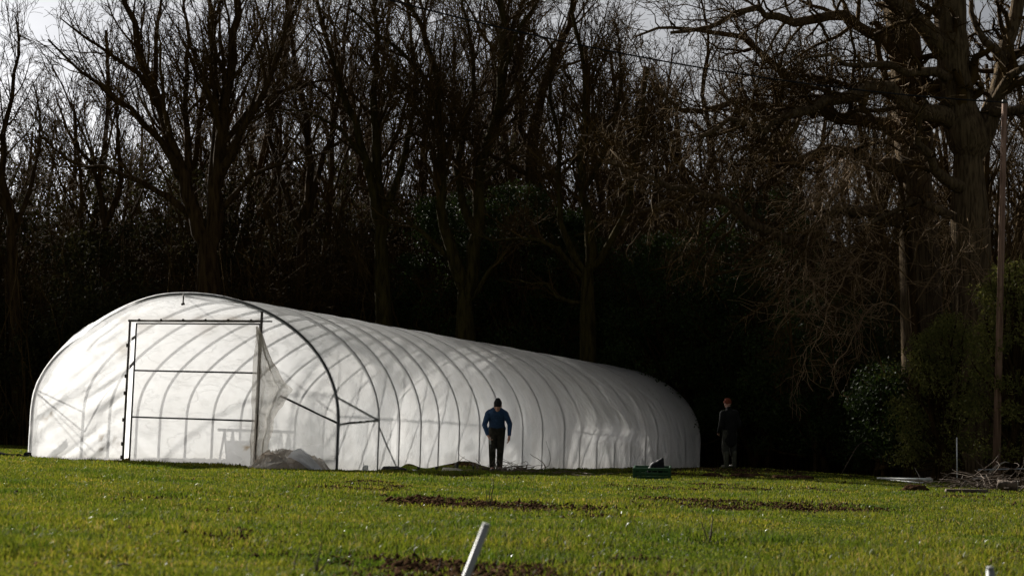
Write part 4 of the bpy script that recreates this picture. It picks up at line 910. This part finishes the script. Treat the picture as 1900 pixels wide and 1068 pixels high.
# evergreens
def leaves(rng, centres, radii, per, size, flat=.75):
    """leaf quads scattered through clumps"""
    c = np.repeat(centres, per, axis=0); rr = np.repeat(radii, per)[:, None]; n = len(c)
    d = rng.standard_normal((n, 3)); d /= np.linalg.norm(d, axis=1, keepdims=True); P = c + d * rr * (rng.random((n, 1)) ** .45) * np.array([1, 1, flat])
    a = rng.standard_normal((n, 3)); a[:, 2] -= .3; a /= np.linalg.norm(a, axis=1, keepdims=True); b_ = np.cross(a, rng.standard_normal((n, 3))); b_ /= np.linalg.norm(b_, axis=1, keepdims=True)
    L = size * (.6 + .8 * rng.random((n, 1))); w = L * .42
    V = np.stack([P, P + a * L * .5 + b_ * w * .5, P + a * L, P + a * L * .5 - b_ * w * .5], 1).reshape(-1, 3); i = np.arange(n) * 4
    return V, np.stack([i, i + 1, i + 2, i + 3], 1)

def evergreen(seed, px, Y, wid, hgt, label, mat='holly', name='evergreen_tree', nc=130, per=230, size=.10, group=None, lean=0.0, dep=None, low=.12, cr=(.35, .75)):
    rng = np.random.default_rng(seed); base = foot(px, Y); r = empty(name, base, label, 'bush' if 'bush' in name else 'tree', group)
    u = rng.random(nc); h = low * hgt + (1 - low) * hgt * u ** .85; k = np.sqrt(np.clip(1 - ((h / hgt - .38) / .66) ** 2, .05, 1)); a = rng.random(nc) * 2 * np.pi; q = np.sqrt(.25 + .75 * rng.random(nc))
    C = np.stack([np.cos(a) * q * k * wid + lean * h, np.sin(a) * q * k * (dep or wid), h], 1); R = rng.uniform(cr[0], cr[1], nc) * (.7 + .5 * k)
    V, Q = leaves(rng, C, R, per, size); V[:, 2] = np.maximum(V[:, 2], .05)
    tr = []
    for _ in range(5):
        top = C[rng.integers(nc)]; b = np.array([rng.normal(0, .25), rng.normal(0, .25), -.2]); m = b * .5 + top * .5 + rng.normal(0, .2, 3); tr.append((np.array([b, b * .7 + m * .3 + np.array([0, 0, .3]), m, top]), np.array([.13, .1, .07, .02])))
    for cc in C[::2]:
        b = np.array([cc[0] * .25, cc[1] * .25, cc[2] * .6]); tr.append((np.array([b, (b + cc) / 2 + rng.normal(0, .12, 3), cc, cc + (cc - b) * .2]), np.array([.04, .03, .018, .008])))
    Vt, Qt = [], []; tubes(Vt, Qt, tr, 6); link('trunk', np_mesh('trunk', np.concatenate(Vt), Qt), M['bark'], r)
    link('crown', np_mesh('crown', V, [Q]), M[mat], r, smooth=False)
    return r
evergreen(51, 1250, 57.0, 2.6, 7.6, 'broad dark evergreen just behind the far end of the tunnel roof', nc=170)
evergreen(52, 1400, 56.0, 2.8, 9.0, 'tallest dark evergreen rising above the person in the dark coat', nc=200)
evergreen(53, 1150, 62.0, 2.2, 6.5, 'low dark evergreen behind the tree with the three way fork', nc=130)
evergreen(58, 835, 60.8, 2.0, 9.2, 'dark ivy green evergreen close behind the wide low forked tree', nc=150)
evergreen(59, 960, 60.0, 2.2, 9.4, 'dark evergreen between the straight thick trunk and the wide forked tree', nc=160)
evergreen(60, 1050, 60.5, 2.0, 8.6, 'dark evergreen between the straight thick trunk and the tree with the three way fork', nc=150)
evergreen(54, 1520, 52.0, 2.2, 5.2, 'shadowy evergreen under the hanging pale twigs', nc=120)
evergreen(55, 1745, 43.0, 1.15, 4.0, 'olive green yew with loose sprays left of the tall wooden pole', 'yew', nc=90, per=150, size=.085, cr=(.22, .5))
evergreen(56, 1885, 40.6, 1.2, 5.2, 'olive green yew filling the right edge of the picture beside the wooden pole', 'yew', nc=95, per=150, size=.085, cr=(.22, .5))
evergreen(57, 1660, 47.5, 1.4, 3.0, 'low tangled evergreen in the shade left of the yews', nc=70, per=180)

# the far wood and its undergrowth, one mass each
def far_wood():
    rng = random.Random(77); protos, shrubs = [], []
    def merged(T): a, c = T.meshes(); n = len(a[0]); return np.concatenate([a[0], c[0]]), np.concatenate([a[1], c[1] + n])
    for k in range(9):
        T = Tree(100 + k).spec(dens=(1.1, 1.6, 2.4, 3.0), ang=(.5, .55, .6, .65), ratio=(.40, .45, .5, .55), start=(.22, .15, .1, .1), trop=(.02, .10, .09, .06, .03), npt=(12, 7, 5, 4, 3), tip=.010)
        H = rng.uniform(14, 19); T.branch((0, 0, -.3), (rng.gauss(0, .05), rng.gauss(0, .05), 1), H, rng.uniform(.14, .26), 0); protos.append(merged(T))
    for k in range(6):                                                   # many-stemmed understorey
        T = Tree(200 + k).spec(dens=(1.0, 1.8, 2.6, 3.2), ang=(.4, .5, .6, .65), ratio=(.4, .4, .5, .55), start=(.15, .1, .1, .1), trop=(.02, .06, .08, .05, .03), npt=(8, 8, 5, 4, 3), tip=.009)
        for q in range(8):
            a = rng.uniform(0, 6.28); l = rng.uniform(.1, .5); T.branch((math.cos(a) * .3, math.sin(a) * .3, -.2), (math.cos(a) * l, math.sin(a) * l, 1), rng.uniform(5, 9.5), rng.uniform(.035, .07), 1)
        shrubs.append(merged(T))
    Vs, Qs = [], []; off = 0
    for P, cnt, y0, y1, gap, w in ((protos, 185, 63.5, 98, 3.0, .38), (shrubs, 290, 61.5, 88, 1.2, .37)):
        pts = []
        for k in range(cnt):
            for _ in range(30):
                Y = y0 + (y1 - y0) * rng.random() ** 1.3; x = rng.uniform(-w, w) * Y
                if all((x - a) ** 2 + (Y - b) ** 2 > gap for a, b in pts): break
            pts.append((x, Y)); V, Q = P[rng.randrange(len(P))]; a = rng.uniform(0, 6.28); s = rng.uniform(.75, 1.08); c, sn = math.cos(a), math.sin(a)
            if x < -.2 * Y: s *= .84                                     # the wood is lower at the left, where the sky shows
            Vs.append(np.stack([(V[:, 0] * c - V[:, 1] * sn) * s + x, (V[:, 0] * sn + V[:, 1] * c) * s + Y, V[:, 2] * s + gz(x, Y)], 1)); Qs.append(Q + off); off += len(V)
    print('far wood verts', off)
    o = link('distant_wood', np_mesh('distant_wood', np.concatenate(Vs), Qs), M['twig']); tag(o, 'dense mass of bare winter wood far behind the single trees', 'wood', kind='stuff')
far_wood()

def undergrowth():
    rng = np.random.default_rng(91); n = 3000
    x = rng.uniform(-34, 34, n); Y = tree_edge(x) + 1.2 + 20 * rng.random(n) ** 1.3
    tall = np.interp(x, [-34, -14, -8, -3, 4, 8, 14, 34], [9.0, 9.2, 9.0, 9.6, 8.2, 6.2, 4.2, 4.5])
    hmax = tall * (.62 + .75 * np.clip(fbm(x * .3, Y * .25, 3., 3) + .4, 0, 1)) * np.clip(.45 + (Y - tree_edge(x)) * .09, 0, 1.15)
    h = hmax * rng.random(n) ** .75 + .15
    C = np.stack([x, Y, zg(x, Y) + h], 1); V, Q = leaves(rng, C, rng.uniform(.5, 1.15, n), 150, .16, .8)
    xb = rng.uniform(-44, 44, 1100); Yb = rng.uniform(88, 108, 1100); Cb = np.stack([xb, Yb, zg(xb, Yb) + 9.5 * rng.random(1100) ** .8], 1); V2, Q2 = leaves(rng, Cb, rng.uniform(1.0, 1.8, 1100), 110, .34, .8)
    Q = np.concatenate([Q, Q2 + len(V)]); V = np.concatenate([V, V2])
    o = link('undergrowth', np_mesh('undergrowth', V, [Q]), M['bramble'], smooth=False); tag(o, 'dark bramble and evergreen undergrowth along the foot of the wood', 'undergrowth', kind='stuff')
    r = random.Random(5); L = []
    for _ in range(3600):
        xx = r.uniform(-34, 34); yy = float(tree_edge(xx)) + r.uniform(.6, 16); z = gz(xx, yy); H = r.uniform(1.5, 8.5); dx, dy = r.gauss(0, .18), r.gauss(0, .15); p = []
        for k in range(6): p.append((xx + dx * H * k / 5 + r.gauss(0, .08) * k / 2, yy + dy * H * k / 5, z + H * k / 5))
        r0 = r.uniform(.012, .035); L.append((p, np.linspace(r0, .008, 6)))
    V, Q = [], []; tubes(V, Q, [(np.array(p), q) for p, q in L], 4)
    o = link('thicket_stems', np_mesh('thicket_stems', np.concatenate(V), Q), M['twig']); tag(o, 'countless thin bare stems standing in the undergrowth of the wood', 'thicket', kind='stuff')
undergrowth()

# ------------------------------------------------------------------ pole, cable and the heap of wood at the right
f = foot(1848, 40.0); top = at(1864, 190, 40.0)
pr = empty('wooden_pole', f, 'tall slender reddish wooden pole at the right, in front of the oaks', 'pole')
tube_obj('shaft', [([(0, 0, -.2), tuple((top - f) * .5), tuple(top - f)], [.095, .075, .06])], 14, M['pole_wood'], pr)
d = (top - f); tube_obj('conduit', [([tuple(d * .02 + np.array([-.09, -.04, 0])), tuple(d * .5 + np.array([-.075, -.04, 0])), tuple(d * .97 + np.array([-.06, -.04, 0]))], .015)], 8, M['pole_wood'], pr)
tube_obj('cap', [([tuple(d - np.array([0, 0, .02])), tuple(d + np.array([0, 0, .06]))], [.07, .055])], 12, M['steel'], pr)
A, B = at(330, -115, 34.5), top + np.array([0, 0, .0]); pts = []
for k in range(41):
    u = k / 40; p = A * (1 - u) + B * u; p = p - np.array([0, 0, 1]) * 2.1 * 4 * u * (1 - u) * .28; pts.append(p)
tag(tube_obj('overhead_cable', [(pts, .018)], 6, M['black_plastic']), 'thin black cable sagging through the treetops down to the wooden pole', 'cable')

def rod(name, a, b, r, mat, label, cat, group=None, sides=10): return tag(tube_obj(name, [([a, (np.array(a) + np.array(b)) / 2, b], r)], sides, mat), label, cat, group)
g1, g2 = ground_at(1628, 893), ground_at(1726, 899)
rod('white_pipe', g1 + np.array([0, 0, .05]), g2 + np.array([0, 0, .10]), .024, M['white_pipe'], 'upper of the white pipes lying on the grass before the yews', 'pipe', 'white pipes lying on the grass')
rod('white_pipe', g1 + np.array([.15, -.25, .04]), g2 + np.array([-.2, -.3, .05]), .018, M['white_pipe'], 'lower and thinner white pipe lying on the grass before the yews', 'pipe', 'white pipes lying on the grass')
f = ground_at(1727, 900); lump('log_end', 1722, 897, (.11, .09, .09), M['pale_wood'], 'pale sawn stub at the right end of the white pipes', 'log', 4, dz=.06)
tube_obj('dead_stem', [([ground_at(1708, 894), ground_at(1708, 894) + np.array([-.02, 0, .12]), ground_at(1708, 894) + np.array([-.10, 0, .26]), ground_at(1708, 894) + np.array([-.14, 0, .34])], [.014, .012, .009, .004])], 6, M['pale_wood']); tag(bpy.data.objects['dead_stem'], 'short forked pale stem standing up behind the white pipes', 'stem')
f = ground_at(1776, 898); tag(tube_obj('marker_cane', [([f - np.array([0, 0, .1]), f + np.array([-.01, 0, 1.05])], .014)], 8, M['white_pipe']), 'thin white cane upright in front of the left yew', 'cane')
tangle('branch_heap', 1862, 912, 120, .85, (.55, .45, .30), .010, M['dead_wood'], 'heap of cut dead branches on the ground at the foot of the wooden pole', 'brush pile', 8, .28)
tangle('branch_heap', 1790, 904, 70, .7, (.5, .3, .12), .008, M['dead_wood'], 'lower tangle of dead branches left of the wooden pole', 'brush pile', 9, .35)
g = ground_at(1790, 898); pts = [g + np.array([0, 0, .06]), g + np.array([.25, 0, .12]), g + np.array([.48, .05, .16]), g + np.array([.62, .05, .30]), g + np.array([.75, .1, .40]), g + np.array([.95, .1, .50]), g + np.array([1.05, .1, .48])]
tag(tube_obj('fallen_branch', [(pts, [.032, .03, .028, .025, .02, .014, .007])], 8, M['pale_wood']), 'pale crooked fallen branch rising across the foot of the wooden pole', 'branch')
f = ground_at(1866, 914); lg = empty('log', f + np.array([0, -.1, .12]), 'short pale sawn log lying in the heap of branches', 'log'); lg.rotation_euler = (0, 0, -.25)
tube_obj('bark', [([(-.17, 0, .03), (-.05, 0, .01), (.07, 0, 0), (.17, 0, 0)], [.075, .085, .085, .10])], 12, M['dead_wood'], lg); tube_obj('cut_face', [([(.171, 0, 0), (.18, 0, 0)], [.098, .092])], 12, M['pale_wood'], lg)
rod('fence_rail', at(1815, 871, 39.0), at(1935, 868, 39.0), .016, M['pale_metal'], 'thin grey rail running level past the wooden pole to the right edge', 'rail')
g1, g2 = ground_at(1755, 917), ground_at(1832, 919); rod('plank', g1 + np.array([0, 0, .05]), g2 + np.array([0, 0, .05]), .04, M['dead_wood'], 'dark weathered pole lying on the grass in front of the branch heap', 'timber', sides=6)
lump('clod', 1697, 911, (.22, .14, .10), M['soil'], 'dark clod of turf and soil in front of the white pipes', 'soil mound', 21, dz=.02)
# arched hoop of alkathene pipe in the shade
seq = [(1562, 878), (1580, 845), (1590, 828), (1600, 820), (1610, 823), (1630, 840), (1655, 862), (1668, 872)]
tag(tube_obj('bent_pipe', [([at(x, y, 46.0 + .1 * i) for i, (x, y) in enumerate(seq)], .014)], 8, M['dead_wood']), 'thin pale bent cane arching out of the shaded ground left of the yews', 'cane')

# ------------------------------------------------------------------ things in the near field
p1, p0 = at(903, 972, 5.2), at(864, 1072, 5.2); dd = (p1 - p0); e = p0 - dd * 3.2
pl = empty('leaning_post', (e[0], e[1], e[2]), 'pale grey metal post leaning to the right in the foreground', 'post')
tube_obj('tube', [([(0, 0, 0), tuple((p1 - e) * .5), tuple(p1 - e)], .0120)], 16, M['pale_metal'], pl); tube_obj('end_cap', [([tuple(p1 - e - dd * .02), tuple(p1 - e + dd * .008)], .0126)], 16, M['pale_metal'], pl)
p1 = at(1838, 1054, 5.4); pl = empty('upright_post', (p1[0], p1[1], gz(p1[0], p1[1]) - .2), 'tip of a pale upright post at the bottom right corner', 'post'); h = p1[2] - pl.location.z
tube_obj('tube', [([(0, 0, 0), (0, 0, h * .5), (0, 0, h)], .0125)], 14, M['pale_metal'], pl); tube_obj('end_cap', [([(0, 0, h - .002), (0, 0, h + .006)], [.0135, .011])], 14, M['pale_metal'], pl)

def sapling(px, py, stems, label, mat='dead_wood', name='sapling', rad=.006):
    """stems: lists of (dpx, dpy) from the foot, in photo pixels at the foot's distance"""
    f = ground_at(px, py); r = empty(name, f, label, 'sapling' if name == 'sapling' else 'weed'); k = f[1] / F
    for st in stems:
        P = [(-0.0, 0, -.05)] + [(x * k, .02 * i, -y * k) for i, (x, y) in enumerate(st)]
        tube_obj('stem', [(P, np.linspace(rad * 1.2, rad * .45, len(P)))], 6, M[mat], r, cap=False)
sapling(910, 943, ([(0, 0), (2, -25), (6, -45), (5, -57)], [(-4, 0), (-7, -20), (-8, -36)], [(0, -2), (-2, -30), (1, -42)]), 'thin bare sapling on the grass below the stooping person')
sapling(1316, 1008, ([(-2, 0), (-8, -20), (-14, -38)], [(0, 0), (4, -20), (8, -42), (7, -50)], [(0, 0), (5, -15), (6, -34)]), 'small bare sapling of three forked shoots on the open grass right of the leaning post')
sapling(1736, 1064, ([(0, 0), (-5, -10), (-8, -18)],), 'stubby single shoot in the grass near the bottom right', rad=.007)
sapling(545, 1068, ([(0, 0), (0, -16), (2, -30), (9, -46)],), 'single dark dead stalk left of the dock stem in the foreground', name='weed_stalk', rad=.004)
sapling(588, 1066, ([(0, 0), (0, -20), (4, -40), (7, -58)], [(-6, 2), (-12, -8), (-20, 0)], [(2, 0), (12, -12), (18, -20)], [(-2, 0), (-4, -14), (-8, -24)]), 'brown dead dock stem with withered leaves in the foreground', name='weed_stalk', rad=.005)
sapling(650, 1068, ([(0, 0), (4, -14), (5, -26)], [(0, 0), (-3, -10), (-9, -16)]), 'short broken stalk on the bare soil near the dock stem', name='weed_stalk', rad=.004)
sapling(808, 1064, ([(0, 0), (6, -14), (9, -28)],), 'short leaning stalk on the bare soil left of the leaning post', name='weed_stalk', rad=.005)
sapling(212, 1066, ([(0, 0), (4, -8), (12, -11), (20, -8), (26, 0)],), 'bramble shoot arching over the grass at the bottom left', name='bramble_shoot', rad=.005)
